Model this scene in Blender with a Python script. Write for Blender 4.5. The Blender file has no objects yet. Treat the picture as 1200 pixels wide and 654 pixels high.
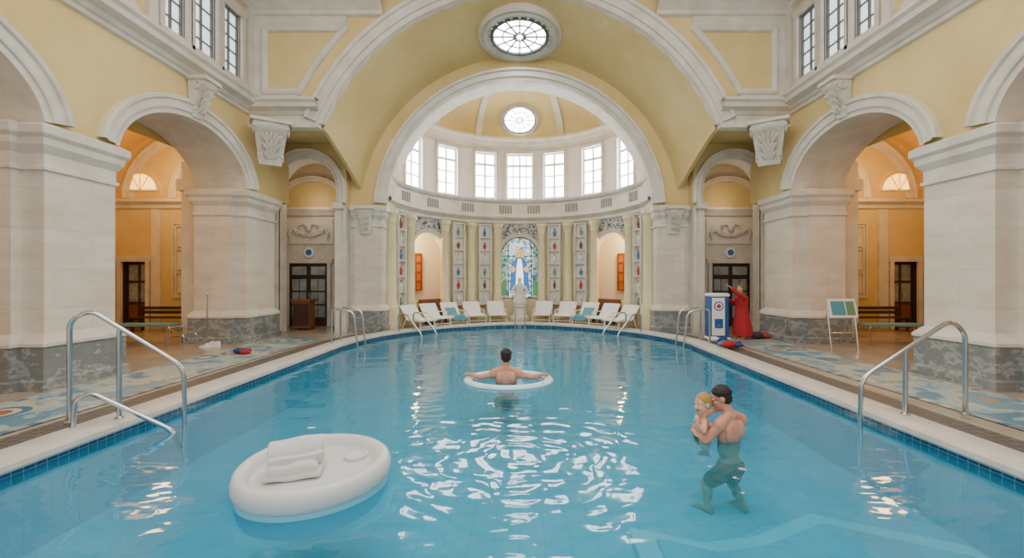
import bpy, math, random
from mathutils import Vector, Matrix
from math import sin, cos, pi, radians, sqrt
random.seed(4)
sc = bpy.context.scene
V = Vector
WZ = -.11      # water level

# ------------------------------------------------------------------ materials
def lin(h):
    h = h.lstrip('#')
    o = []
    for i in (0, 2, 4):
        c = int(h[i:i+2], 16) / 255
        o.append(c/12.92 if c <= .04045 else ((c+.055)/1.055)**2.4)
    return (o[0], o[1], o[2], 1)

def newmat(name):
    m = bpy.data.materials.new(name); m.use_nodes = True
    nt = m.node_tree
    return m, nt, nt.nodes, nt.links, nt.nodes['Principled BSDF']

def coords(nt, scale=(1, 1, 1)):
    tc = nt.nodes.new('ShaderNodeTexCoord'); mp = nt.nodes.new('ShaderNodeMapping')
    mp.inputs['Scale'].default_value = scale
    nt.links.new(tc.outputs['Object'], mp.inputs['Vector'])
    return mp.outputs['Vector']

def mix(nt, fac, a, b, mode='MIX'):
    n = nt.nodes.new('ShaderNodeMix'); n.data_type = 'RGBA'; n.blend_type = mode
    for sock, val in ((n.inputs[0], fac), (n.inputs[6], a), (n.inputs[7], b)):
        if isinstance(val, (int, float, tuple)):
            sock.default_value = val
        else:
            nt.links.new(val, sock)
    return n.outputs[2]

def noise(nt, vec, scale, detail=3, rough=.55):
    n = nt.nodes.new('ShaderNodeTexNoise')
    n.inputs['Scale'].default_value = scale; n.inputs['Detail'].default_value = detail
    n.inputs['Roughness'].default_value = rough
    nt.links.new(vec, n.inputs['Vector'])
    return n.outputs['Fac']

def ramp(nt, fac, stops, interp='LINEAR'):
    r = nt.nodes.new('ShaderNodeValToRGB'); r.color_ramp.interpolation = interp
    el = r.color_ramp.elements
    while len(el) < len(stops): el.new(.5)
    for e, (p, c) in zip(el, stops):
        e.position = p; e.color = c if isinstance(c, tuple) else lin(c)
    nt.links.new(fac, r.inputs[0])
    return r.outputs[0]

def bump(nt, h, bsdf, strength=.3, dist=.01):
    b = nt.nodes.new('ShaderNodeBump'); b.inputs['Strength'].default_value = strength
    b.inputs['Distance'].default_value = dist
    nt.links.new(h, b.inputs['Height']); nt.links.new(b.outputs[0], bsdf.inputs['Normal'])

def plain(name, col, rough=.6, metal=0, var=.0, vs=2.0, col2=None, bs=0, bscale=40, sss=0):
    m, nt, N, L, B = newmat(name)
    B.inputs['Roughness'].default_value = rough; B.inputs['Metallic'].default_value = metal
    c = lin(col); v = coords(nt)
    if var > 0:
        c2 = lin(col2) if col2 else tuple([x*(1-var) for x in c[:3]] + [1])
        f = ramp(nt, noise(nt, v, vs, 6), [(.3, (0, 0, 0, 1)), (.7, (1, 1, 1, 1))])
        L.new(mix(nt, f, c, c2), B.inputs['Base Color'])
    else:
        B.inputs['Base Color'].default_value = c
    if bs: bump(nt, noise(nt, v, bscale, 4), B, bs, .01)
    if sss:
        B.inputs['Subsurface Weight'].default_value = sss
        B.inputs['Subsurface Radius'].default_value = (.03, .01, .006)
    return m

def emis(name, col, st):
    m, nt, N, L, B = newmat(name)
    B.inputs['Base Color'].default_value = lin(col)
    v = coords(nt)
    f = ramp(nt, noise(nt, v, 1.2, 2), [(.35, (.82, .86, .92, 1)), (.65, (1, 1, 1, 1))])
    L.new(mix(nt, 1.0, f, lin(col), 'MULTIPLY'), B.inputs['Emission Color'])
    B.inputs['Emission Strength'].default_value = st
    return m

def blocks(name, c1, c2, cm, bw=1.25, bh=.62, rough=.5):
    m, nt, N, L, B = newmat(name)
    tc = N.new('ShaderNodeTexCoord'); sp = N.new('ShaderNodeSeparateXYZ'); L.new(tc.outputs['Object'], sp.inputs[0])
    ad = N.new('ShaderNodeMath'); L.new(sp.outputs[0], ad.inputs[0]); L.new(sp.outputs[1], ad.inputs[1])
    cb = N.new('ShaderNodeCombineXYZ'); L.new(ad.outputs[0], cb.inputs[0]); L.new(sp.outputs[2], cb.inputs[1])
    br = N.new('ShaderNodeTexBrick'); br.inputs['Scale'].default_value = 1
    br.inputs['Brick Width'].default_value = bw; br.inputs['Row Height'].default_value = bh
    br.inputs['Mortar Size'].default_value = .003; br.inputs['Bias'].default_value = 0
    br.inputs['Color1'].default_value = lin(c1); br.inputs['Color2'].default_value = lin(c2); br.inputs['Mortar'].default_value = lin(cm)
    L.new(cb.outputs[0], br.inputs['Vector'])
    mp = N.new('ShaderNodeMapping'); mp.inputs['Scale'].default_value = (1, 1, 3.2); L.new(tc.outputs['Object'], mp.inputs['Vector'])
    f = ramp(nt, noise(nt, mp.outputs[0], 1.1, 9, .68), [(.33, (.86, .82, .76, 1)), (.62, (1, 1, 1, 1))])
    L.new(mix(nt, 1.0, br.outputs['Color'], f, 'MULTIPLY'), B.inputs['Base Color'])
    B.inputs['Roughness'].default_value = rough
    return m

def plaster(name, c1, c2, chip):
    m, nt, N, L, B = newmat(name); v = coords(nt)
    f = ramp(nt, noise(nt, v, .8, 7, .6), [(.3, (0, 0, 0, 1)), (.7, (1, 1, 1, 1))])
    c = mix(nt, f, lin(c1), lin(c2))
    f2 = ramp(nt, noise(nt, v, 2.2, 9, .62), [(.28, (1, 1, 1, 1)), (.31, (0, 0, 0, 1))])
    L.new(mix(nt, f2, c, lin(chip)), B.inputs['Base Color'])
    B.inputs['Roughness'].default_value = .75
    bump(nt, noise(nt, v, 8, 5), B, .1, .01)
    return m
m_yel = plaster('yellow_plaster', '#E2CA90', '#D5B978', '#E8DFC8')
m_oran = plain('ochre_plaster', '#E6BD6C', .8, var=.12, vs=.8, col2='#D8AB5A')
m_aisle = plain('aisle_plaster', '#E0C992', .8, var=.12, vs=.8, col2='#D0B67C')
m_cream = plain('cream_stone', '#DFD8CB', .55, var=.12, vs=2.2, col2='#CBC1B2', bs=.12, bscale=10)
m_white = plain('white_plaster', '#E6E0D5', .65, var=.06, vs=2)
m_block = blocks('limestone_blocks', '#E3DACC', '#DBD0C0', '#BFB3A1')
m_coly = plain('honey_column', '#E4D4A8', .45, var=.12, vs=2)

def marble():
    m, nt, N, L, B = newmat('grey_marble')
    v = coords(nt, (1, 1, 1.6))
    n = noise(nt, v, 1.6, 12, .66)
    L.new(ramp(nt, n, [(.3, '#666C6D'), (.46, '#828786'), (.5, '#A3A6A3'), (.54, '#777D7D'), (.75, '#8E9291')]), B.inputs['Base Color'])
    B.inputs['Roughness'].default_value = .22
    return m
m_marb = marble()

def tiles(name, c1, c2, cm, size, rough, mort=.004):
    m, nt, N, L, B = newmat(name)
    v = coords(nt)
    br = N.new('ShaderNodeTexBrick'); br.offset = 0; br.inputs['Scale'].default_value = 1
    br.inputs['Brick Width'].default_value = size; br.inputs['Row Height'].default_value = size
    br.inputs['Mortar Size'].default_value = mort
    br.inputs['Color1'].default_value = lin(c1); br.inputs['Color2'].default_value = lin(c2); br.inputs['Mortar'].default_value = lin(cm)
    L.new(v, br.inputs['Vector'])
    f = ramp(nt, noise(nt, v, 1.5, 5), [(.3, (.85, .85, .85, 1)), (.7, (1, 1, 1, 1))])
    L.new(mix(nt, 1.0, br.outputs['Color'], f, 'MULTIPLY'), B.inputs['Base Color'])
    B.inputs['Roughness'].default_value = rough
    return m
m_floor = tiles('beige_floor_tiles', '#B8A893', '#A99984', '#85786A', .6, .2)
m_pool = tiles('pool_floor_tiles', '#54C8E4', '#4FC2E0', '#44B4D4', .25, .35, .005)
m_step = plain('pool_step_tiles', '#86DCEC', .4, var=.05)
m_grate = tiles('grey_grate', '#6C6660', '#605B56', '#45413E', .12, .5, .012)
m_border = tiles('mosaic_border_tiles', '#D6D2C2', '#3F6F8C', '#A8A898', .14, .3, .01)

def navy():
    m, nt, N, L, B = newmat('navy_waterline_tiles')
    tc = N.new('ShaderNodeTexCoord'); sp = N.new('ShaderNodeSeparateXYZ'); L.new(tc.outputs['Object'], sp.inputs[0])
    cb = N.new('ShaderNodeCombineXYZ'); L.new(sp.outputs[1], cb.inputs[0]); L.new(sp.outputs[2], cb.inputs[1])
    br = N.new('ShaderNodeTexBrick'); br.offset = 0; br.inputs['Scale'].default_value = 1
    br.inputs['Brick Width'].default_value = .1; br.inputs['Row Height'].default_value = .1
    br.inputs['Mortar Size'].default_value = .004
    br.inputs['Color1'].default_value = lin('#1B4A78'); br.inputs['Color2'].default_value = lin('#265F92'); br.inputs['Mortar'].default_value = lin('#7FA9C4')
    L.new(cb.outputs[0], br.inputs['Vector']); L.new(br.outputs['Color'], B.inputs['Base Color'])
    B.inputs['Roughness'].default_value = .15
    return m
m_navy = navy()

def mosaic():
    m, nt, N, L, B = newmat('mosaic_floor')
    v = coords(nt)
    vo = N.new('ShaderNodeTexVoronoi'); vo.inputs['Scale'].default_value = 1.1; L.new(v, vo.inputs['Vector'])
    n = noise(nt, v, 1.1, 4, .6)
    base = ramp(nt, n, [(.3, '#5F8EA6'), (.43, '#A9C0C4'), (.5, '#D0C6A8'), (.56, '#79A2B4'), (.66, '#C29B64'), (.72, '#8FAFB8')], 'CONSTANT')
    c2 = ramp(nt, vo.outputs['Distance'], [(0, '#B06440'), (.16, '#DDD1B0'), (.24, '#4B7F9C'), (.34, '#B8C6C4')], 'CONSTANT')
    msk = ramp(nt, vo.outputs['Distance'], [(0, (1, 1, 1, 1)), (.33, (1, 1, 1, 1)), (.34, (0, 0, 0, 1))], 'CONSTANT')
    c = mix(nt, msk, base, c2)
    vt = N.new('ShaderNodeTexVoronoi'); vt.inputs['Scale'].default_value = 45; L.new(v, vt.inputs['Vector'])
    bw = ramp(nt, vt.outputs['Color'], [(0, (.72, .72, .72, 1)), (1, (1.05, 1.05, 1.05, 1))])
    L.new(mix(nt, 1.0, c, bw, 'MULTIPLY'), B.inputs['Base Color'])
    B.inputs['Roughness'].default_value = .3
    return m
m_mosaic = mosaic()

def fresco():
    m, nt, N, L, B = newmat('fresco_mosaic')
    v = coords(nt)
    n = noise(nt, v, 5, 3, .5)
    L.new(ramp(nt, n, [(.3, '#3E4247'), (.42, '#B9B6AE'), (.5, '#4C5156'), (.56, '#D6D2C8'), (.62, '#A88440'), (.66, '#39506B'), (.72, '#98443A')], 'CONSTANT'), B.inputs['Base Color'])
    B.inputs['Roughness'].default_value = .5
    return m
m_fresco = fresco()

def stained():
    m, nt, N, L, B = newmat('stained_glass')
    v = coords(nt)
    vo = N.new('ShaderNodeTexVoronoi'); vo.inputs['Scale'].default_value = 9; L.new(v, vo.inputs['Vector'])
    sp = N.new('ShaderNodeSeparateColor'); L.new(vo.outputs['Color'], sp.inputs[0])
    c = ramp(nt, sp.outputs[0], [(0, '#4A8CC8'), (.14, '#CFE4EE'), (.45, '#EEF2EE'), (.6, '#8CC0E0'), (.72, '#E8D070'), (.82, '#5FA080'), (.9, '#F5F8FA')], 'CONSTANT')
    s2 = N.new('ShaderNodeSeparateXYZ'); L.new(v, s2.inputs[0])
    ab = N.new('ShaderNodeMath'); ab.operation = 'ABSOLUTE'; L.new(s2.outputs[0], ab.inputs[0])
    bm = ramp(nt, ab.outputs[0], [(0, (1, 1, 1, 1)), (.5, (1, 1, 1, 1)), (.56, (.42, .5, .4, 1))], 'CONSTANT')
    c = mix(nt, 1.0, c, bm, 'MULTIPLY')
    ve = N.new('ShaderNodeTexVoronoi'); ve.feature = 'DISTANCE_TO_EDGE'; ve.inputs['Scale'].default_value = 9; L.new(v, ve.inputs['Vector'])
    e = ramp(nt, ve.outputs['Distance'], [(0, (0.05, .05, .05, 1)), (.035, (1, 1, 1, 1))], 'CONSTANT')
    cc = mix(nt, 1.0, c, e, 'MULTIPLY')
    L.new(cc, B.inputs['Base Color']); L.new(cc, B.inputs['Emission Color'])
    B.inputs['Emission Strength'].default_value = 1.0
    return m
m_stain = stained()
m_sgblue = emis('glass_blue_robe', '#2F6FB8', 1.0); m_sgwhite = emis('glass_white_robe', '#F4F4EE', 1.6)
m_sggold = emis('glass_gold_halo', '#E8C45A', 1.2); m_sgskin = emis('glass_skin', '#E0B08C', 1.0); m_sggreen = emis('glass_green', '#4F8A5C', .8)

def water():
    m, nt, N, L, B = newmat('pool_water')
    N.remove(B); out = N['Material Output']
    tc = N.new('ShaderNodeTexCoord')
    v = tc.outputs['Object']
    mp = N.new('ShaderNodeMapping'); mp.inputs['Scale'].default_value = (.62, 1.2, 1); L.new(v, mp.inputs['Vector'])
    n1 = noise(nt, mp.outputs[0], 1.6, 1, .45)
    n2 = noise(nt, mp.outputs[0], 5.0, 1.2, .5)
    mp2 = N.new('ShaderNodeMapping'); mp2.inputs['Location'].default_value = (0.0, -4.3, 0); mp2.inputs['Scale'].default_value = (.75, 1, 1); L.new(v, mp2.inputs['Vector'])
    w = N.new('ShaderNodeTexWave'); w.wave_type = 'RINGS'; w.rings_direction = 'Z'; w.inputs['Scale'].default_value = 1.3
    w.inputs['Distortion'].default_value = 8; w.inputs['Detail'].default_value = 2; w.inputs['Detail Scale'].default_value = 1.5
    L.new(mp2.outputs[0], w.inputs['Vector'])
    vl = N.new('ShaderNodeVectorMath'); vl.operation = 'LENGTH'; L.new(mp2.outputs[0], vl.inputs[0])
    mr = N.new('ShaderNodeMapRange'); mr.inputs[1].default_value = .5; mr.inputs[2].default_value = 2.8
    mr.inputs[3].default_value = .12; mr.inputs[4].default_value = 0.0; L.new(vl.outputs['Value'], mr.inputs[0])
    a = N.new('ShaderNodeMath'); a.operation = 'MULTIPLY'; L.new(w.outputs['Fac'], a.inputs[0]); L.new(mr.outputs[0], a.inputs[1])
    b = N.new('ShaderNodeMath'); b.operation = 'MULTIPLY_ADD'; L.new(n2, b.inputs[0]); b.inputs[1].default_value = .2; L.new(a.outputs[0], b.inputs[2])
    c = N.new('ShaderNodeMath'); c.operation = 'MULTIPLY_ADD'; L.new(n1, c.inputs[0]); c.inputs[1].default_value = .65; L.new(b.outputs[0], c.inputs[2])
    bp = N.new('ShaderNodeBump'); bp.inputs['Strength'].default_value = 1; bp.inputs['Distance'].default_value = .04
    L.new(c.outputs[0], bp.inputs['Height'])
    fr = N.new('ShaderNodeFresnel'); fr.inputs['IOR'].default_value = 1.42; L.new(bp.outputs[0], fr.inputs['Normal'])
    tr = N.new('ShaderNodeBsdfTransparent'); tr.inputs[0].default_value = (.5, .87, .95, 1)
    df = N.new('ShaderNodeBsdfDiffuse'); df.inputs[0].default_value = lin('#5CD2E6')
    gl = N.new('ShaderNodeBsdfGlossy'); gl.inputs['Roughness'].default_value = .045; L.new(bp.outputs[0], gl.inputs['Normal'])
    m1 = N.new('ShaderNodeMixShader'); m1.inputs[0].default_value = .16; L.new(tr.outputs[0], m1.inputs[1]); L.new(df.outputs[0], m1.inputs[2])
    mx = N.new('ShaderNodeMixShader'); L.new(fr.outputs[0], mx.inputs[0]); L.new(m1.outputs[0], mx.inputs[1]); L.new(gl.outputs[0], mx.inputs[2])
    L.new(mx.outputs[0], out.inputs['Surface'])
    return m
m_water = water()

m_cop = plain('white_coping_stone', '#DAD4CA', .4, var=.1, vs=4, col2='#C4BDB2')
m_steel = plain('stainless_steel', '#C9CCCE', .18, metal=1)
m_chair = plain('white_lounger_fabric', '#EDECE7', .6)
m_float = plain('white_float_plastic', '#DADAD8', .35)
m_floatb = plain('pale_blue_float_base', '#7FD0E4', .4)
m_ring = plain('pale_ring_vinyl', '#DDEFF3', .25)
m_towel = plain('white_terry_towel', '#E2E1DE', .95, bs=.9, bscale=140)
m_skin = plain('skin', '#DBA184', .42, var=.14, vs=9, col2='#CE8A70', sss=.2, bs=.08, bscale=70)
m_skin2 = plain('child_skin', '#E9B69B', .45, var=.1, vs=9, col2='#DE9F88', sss=.2)
m_hairD = plain('dark_brown_hair', '#22160F', .4, bs=.9, bscale=110)
m_hairB = plain('blond_hair', '#C39856', .5, var=.3, vs=30, bs=.8, bscale=110)
m_trunks = plain('dark_swim_trunks', '#24403E', .7)
m_lips = plain('lips', '#B8685A', .5)
m_eyew = plain('eye_white', '#F2F0EC', .3)
m_eyed = plain('iris', '#2B1C14', .2)
m_red = plain('red_robe_cloth', '#A81F28', .75, bs=.2, bscale=20)
m_blue = plain('kiosk_blue', '#1F559A', .4)
m_wht = plain('kiosk_white', '#E9EBEC', .4)
m_wood = plain('dark_wood', '#4A3022', .45, var=.3, vs=6)
m_woodL = plain('brown_wood', '#85532F', .5, var=.25, vs=6)
m_dark = plain('dark_interior', '#3E352E', .6, var=.3, vs=2)
m_glassd = plain('door_glass', '#A9AFA8', .08, var=.5, vs=3)
m_frame = plain('white_window_frame', '#EDEBE6', .5)
m_framed = plain('grey_window_frame', '#6A6C69', .5)
m_slot = plain('dark_slot', '#8A8276', .6)
m_win = emis('daylight_glass', '#FFFFFF', 18.0)
m_ocu = emis('oculus_glass', '#FFFFFF', 20.0)
m_win2 = emis('attic_glass', '#D5DDE0', 1.8)
m_warmw = emis('amber_glass', '#FFC04E', 3.5)
m_orangew = plain('orange_window_glass', '#C9662A', .3)
m_red2 = plain('ornament_red', '#B0402E', .5)
m_settee = plain('rust_upholstery', '#7A4A36', .8)
m_blue2 = plain('ornament_blue', '#3F75A8', .5)
m_green2 = plain('ornament_green', '#6B9472', .5)
m_bluebag = plain('navy_bag', '#23406E', .7)
m_teal = plain('teal_plastic', '#4F96A8', .4)

# ------------------------------------------------------------------ mesh builder
class MB:
    def __init__(s): s.v = []; s.f = []; s.m = []; s.mats = []
    def mi(s, m):
        if m not in s.mats: s.mats.append(m)
        return s.mats.index(m)
    def add(s, vs, fs, m):
        o = len(s.v); s.v += [tuple(p) for p in vs]; k = s.mi(m)
        for f in fs: s.f.append([i+o for i in f]); s.m.append(k)
    def box(s, x0, x1, y0, y1, z0, z1, m, T=None):
        vs = [V((x, y, z)) for x in (x0, x1) for y in (y0, y1) for z in (z0, z1)]
        if T is not None: vs = [T(p) if callable(T) else T @ p for p in vs]
        s.add(vs, [(0, 1, 3, 2), (4, 6, 7, 5), (0, 4, 5, 1), (2, 3, 7, 6), (0, 2, 6, 4), (1, 5, 7, 3)], m)
    def loft(s, rings, m, closed=True, cap=True):
        n = len(rings[0]); vs = [p for r in rings for p in r]; fs = []
        for i in range(len(rings)-1):
            for j in range(n if closed else n-1):
                k = (j+1) % n
                fs.append((i*n+j, i*n+k, (i+1)*n+k, (i+1)*n+j))
        if cap and closed:
            fs.append(tuple(range(n-1, -1, -1))); fs.append(tuple((len(rings)-1)*n+j for j in range(n)))
        s.add(vs, fs, m)
    def ellip(s, c, ra, rb, rc, m, ax=None, nu=16, nv=10):
        c = V(c); a, b, u = ax if ax else (V((1, 0, 0)), V((0, 1, 0)), V((0, 0, 1)))
        rings = []
        for i in range(nv+1):
            t = -pi/2+pi*i/nv; ct = max(cos(t), .02)
            rings.append([c+a*(ra*ct*cos(2*pi*j/nu))+b*(rb*ct*sin(2*pi*j/nu))+u*(rc*sin(t)) for j in range(nu)])
        s.loft(rings, m)
    def caps(s, p0, p1, r0, r1, m, n=14):
        p0 = V(p0); p1 = V(p1); d = (p1-p0); L = d.length or 1e-6; d = d/L
        a = d.orthogonal().normalized(); b = d.cross(a); rings = []
        for i in range(5):
            t = pi/2*i/4; r = max(r0*sin(t), r0*.03)
            rings.append([p0-d*(r0*cos(t))+(a*cos(2*pi*j/n)+b*sin(2*pi*j/n))*r for j in range(n)])
        for i in range(5):
            t = pi/2*(1-i/4); r = max(r1*sin(t), r1*.03)
            rings.append([p1+d*(r1*cos(t))+(a*cos(2*pi*j/n)+b*sin(2*pi*j/n))*r for j in range(n)])
        s.loft(rings, m)
    def tube(s, pts, r, m, n=10, cap=True):
        pts = [V(p) for p in pts]; rings = []; a = None
        for i, p in enumerate(pts):
            d = (pts[min(i+1, len(pts)-1)]-pts[max(i-1, 0)]).normalized()
            if a is None: a = d.orthogonal().normalized()
            a = (a-d*a.dot(d)).normalized(); b = d.cross(a)
            rr = r[i] if isinstance(r, (list, tuple)) else r
            rings.append([p+(a*cos(2*pi*j/n)+b*sin(2*pi*j/n))*rr for j in range(n)])
        s.loft(rings, m, cap=cap)
    def lathe(s, c, prof, m, n=20):
        c = V(c)
        s.loft([[c+V((r*cos(2*pi*j/n), r*sin(2*pi*j/n), z)) for j in range(n)] for r, z in prof], m)
    def build(s, name, parent=None, loc=None, rot=None, smooth=True, ang=35, recalc=True):
        me = bpy.data.meshes.new(name); me.from_pydata(s.v, [], s.f)
        for m in s.mats: me.materials.append(m)
        for p, k in zip(me.polygons, s.m): p.material_index = k
        if recalc:
            import bmesh
            b = bmesh.new(); b.from_mesh(me); bmesh.ops.recalc_face_normals(b, faces=b.faces); b.to_mesh(me); b.free()
        me.update()
        if smooth:
            me.polygons.foreach_set('use_smooth', [True]*len(me.polygons))
            me.set_sharp_from_angle(angle=radians(ang))
        ob = bpy.data.objects.new(name, me); sc.collection.objects.link(ob)
        if parent: ob.parent = parent
        if loc: ob.location = loc
        if rot: ob.rotation_euler = rot
        return ob

def fillet(pts, r, n=6):
    pts = [V(p) for p in pts]; out = [pts[0]]
    for i in range(1, len(pts)-1):
        a = pts[i-1]-pts[i]; b = pts[i+1]-pts[i]
        k = min(r, a.length*.48, b.length*.48)
        p0 = pts[i]+a.normalized()*k; p1 = pts[i]+b.normalized()*k
        for j in range(n+1):
            t = j/n; out.append(p0*(1-t)**2+pts[i]*2*t*(1-t)+p1*t*t)
    out.append(pts[-1]); return out

def empty(name, loc):
    e = bpy.data.objects.new(name, None); e.location = loc; e.empty_display_size = .2
    sc.collection.objects.link(e); return e

def side(sg, X=7.3): return lambda u, w, z: V((sg*(X-w), u, z))
def front(Y): return lambda u, w, z: V((u, Y-w, z))
AR, ACY = 4.5, 14.0
def apse(u, w, z): return V(((AR-w)*sin(u/AR), ACY+(AR-w)*cos(u/AR), z))

def wall(mb, mp, u0, u1, z0, z1, w0, w1, holes, m, jm=None, step=2.0):
    jm = jm or m
    us = {u0, u1}
    for h in holes:
        for i in range(25):
            us.add(round(h[0]-h[1]*cos(pi*i/24), 5))
    us = sorted(x for x in us if u0-1e-6 <= x <= u1+1e-6)
    full = []
    for a, b in zip(us, us[1:]):
        k = max(1, math.ceil((b-a)/step))
        full += [a+(b-a)*i/k for i in range(k)]
    full.append(us[-1])
    def top(u, h):
        t = max(-1, min(1, (u-h[0])/h[1])); return min(z1, max(z0, h[3]+h[4]*sqrt(max(0, 1-t*t))))
    for a, b in zip(full, full[1:]):
        if b-a < 1e-5: continue
        mid = (a+b)/2; hit = None
        for h in holes:
            if abs(mid-h[0]) < h[1]: hit = h
        ps = [(z0, z0, z1, z1)] if hit is None else []
        if hit:
            if hit[2] > z0+1e-4: ps.append((z0, z0, min(z1, hit[2]), min(z1, hit[2])))
            ps.append((top(a, hit), top(b, hit), z1, z1))
        for ab, bb, at, bt in ps:
            if at-ab < 1e-5 and bt-bb < 1e-5: continue
            vs = [mp(a, w1, ab), mp(b, w1, bb), mp(b, w1, bt), mp(a, w1, at), mp(a, w0, ab), mp(b, w0, bb), mp(b, w0, bt), mp(a, w0, at)]
            mb.add(vs[:], [(0, 1, 2, 3), (7, 6, 5, 4)], m)
            mb.add(vs[:], [(0, 4, 5, 1), (3, 2, 6, 7)], jm)
    for h in holes:
        zb = max(z0, h[2]); zt = min(z1, h[3])
        if zt > zb:
            for u in (h[0]-h[1], h[0]+h[1]):
                mb.add([mp(u, w0, zb), mp(u, w1, zb), mp(u, w1, zt), mp(u, w0, zt)], [(0, 1, 2, 3)], jm)
    for u in (u0, u1):
        mb.add([mp(u, w0, z0), mp(u, w1, z0), mp(u, w1, z1), mp(u, w0, z1)], [(0, 1, 2, 3)], m)

def band(mb, mp, uc, zs, a, rise, prof, m, a0=0, a1=pi, n=44, stilt=None):
    rings = []
    if stilt is not None: rings.append([mp(uc+(a+dr), w, stilt) for dr, w in prof])
    for i in range(n+1):
        t = a0+(a1-a0)*i/n
        rings.append([mp(uc+(a+dr)*cos(t), w, zs+(rise+dr)*sin(t)) for dr, w in prof])
    if stilt is not None: rings.append([mp(uc-(a+dr), w, stilt) for dr, w in prof])
    mb.loft(rings, m, closed=False)

def mold(mb, mp, u0, u1, prof, m, step=3.0):
    k = max(1, math.ceil(abs(u1-u0)/step))
    mb.loft([[mp(u0+(u1-u0)*i/k, w, z) for w, z in prof] for i in range(k+1)], m, closed=False)

def rectloft(mb, x0, x1, y0, y1, prof):
    for (o1, z1, m), (o2, z2, _) in zip(prof, prof[1:]):
        r = lambda o, z: [V((x0-o, y0-o, z)), V((x1+o, y0-o, z)), V((x1+o, y1+o, z)), V((x0-o, y1+o, z))]
        mb.loft([r(o1, z1), r(o2, z2)], m, cap=False)

ARCHP = [(0, .0), (0, .05), (.1, .06), (.1, .09), (.13, .1), (.26, .1), (.28, .14), (.34, .15), (.36, .12), (.36, 0)]
def archp(k, kw=1): return [(a*k, w*kw) for a, w in ARCHP]
CORN = [(0, 6.1), (.06, 6.12), (.06, 6.2), (.1, 6.22), (.14, 6.3), (.3, 6.36), (.32, 6.46), (.38, 6.52), (.38, 6.58), (0, 6.62)]

IZ = 4.08
PP = [(.14, 0, m_marb), (.14, .14, m_marb), (.1, .17, m_marb), (.1, .64, m_marb), (.12, .67, m_cream), (.12, .72, m_cream), (.04, .82, m_cream), (0, .86, m_block),
      (0, IZ-.72, m_cream), (.04, IZ-.7, m_cream), (.04, IZ-.65, m_cream), (.01, IZ-.63, m_cream), (.01, IZ-.45, m_cream), (.05, IZ-.39, m_cream), (.09, IZ-.33, m_cream), (.1, IZ-.23, m_cream), (.15, IZ-.17, m_cream), (.15, IZ-.05, m_cream), (.08, IZ, m_cream), (-.4, IZ, m_cream)]
PPs = [(o*.8 if o > 0 else o, z, m) for o, z, m in PP]

# ------------------------------------------------------------------ piers
for sg in (-1, 1):
    def bx(a, b): return (min(sg*a, sg*b), max(sg*a, sg*b))
    for (xa, xb, ya, yb, ex) in [(7.3, 8.7, 6.55, 7.7, 1), (7.3, 8.7, 11.4, 12.7, 1), (7.3, 8.7, 1.6, 2.8, 1), (4.45, 5.9, 13.9, 14.8, 0)]:
        mb = MB(); x0, x1 = bx(xa, xb)
        rectloft(mb, x0, x1, ya, yb, PP)
        if ex == 1:
            X0, X1 = bx(xa+.35, xb-.1)
            rectloft(mb, X0, X1, ya-.14, yb+.1, PPs)
        else:
            X0, X1 = bx(xa+.12, xa+.9)
            rectloft(mb, X0, X1, ya-.12, yb, PPs)
        mb.build('stone_pier', smooth=False)

# ------------------------------------------------------------------ side arcades + attic
AZ, ARISE, AHW = 3.95, 1.3, 1.85
ARC = [(9.55, 1.85), (4.68, 1.87), (-.2, 1.8)]
WIN = [(10.8, .34, 6.85, 8.55), (9.87, .36, 6.85, 8.75), (9.0, .3, 6.85, 8.75), (7.6, .3, 6.85, 8.55)]
wn = 1
def window(name, mp, uc, hw, z0, z1, nx, ny, mg, mf, w=-.12, fr=.06, bar=.025):
    mb = MB()
    T = lambda p: mp(p.x, p.y, p.z)
    mb.box(uc-hw, uc+hw, w-.02, w, z0, z1, mg, T)
    mb.box(uc-hw, uc-hw+fr, w-.03, w+.05, z0, z1, mf, T); mb.box(uc+hw-fr, uc+hw, w-.03, w+.05, z0, z1, mf, T)
    mb.box(uc-hw+fr, uc+hw-fr, w-.03, w+.048, z0, z0+fr, mf, T); mb.box(uc-hw+fr, uc+hw-fr, w-.03, w+.048, z1-fr, z1, mf, T)
    for i in range(1, nx):
        u = uc-hw+2*hw*i/nx; b = bar*1.5 if (nx % 2 == 0 and i == nx//2) else bar
        mb.box(u-b/2, u+b/2, w-.01, w+.04, z0+fr*.5, z1-fr*.5, mf, T)
    for j in range(1, ny):
        z = z0+(z1-z0)*j/ny; b = bar*2 if (ny == 4 and j == 3) else bar
        mb.box(uc-hw+fr*.5, uc+hw-fr*.5, w-.01, w+.035, z-b/2, z+b/2, mf, T)
    return mb.build(name, smooth=False)

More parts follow.
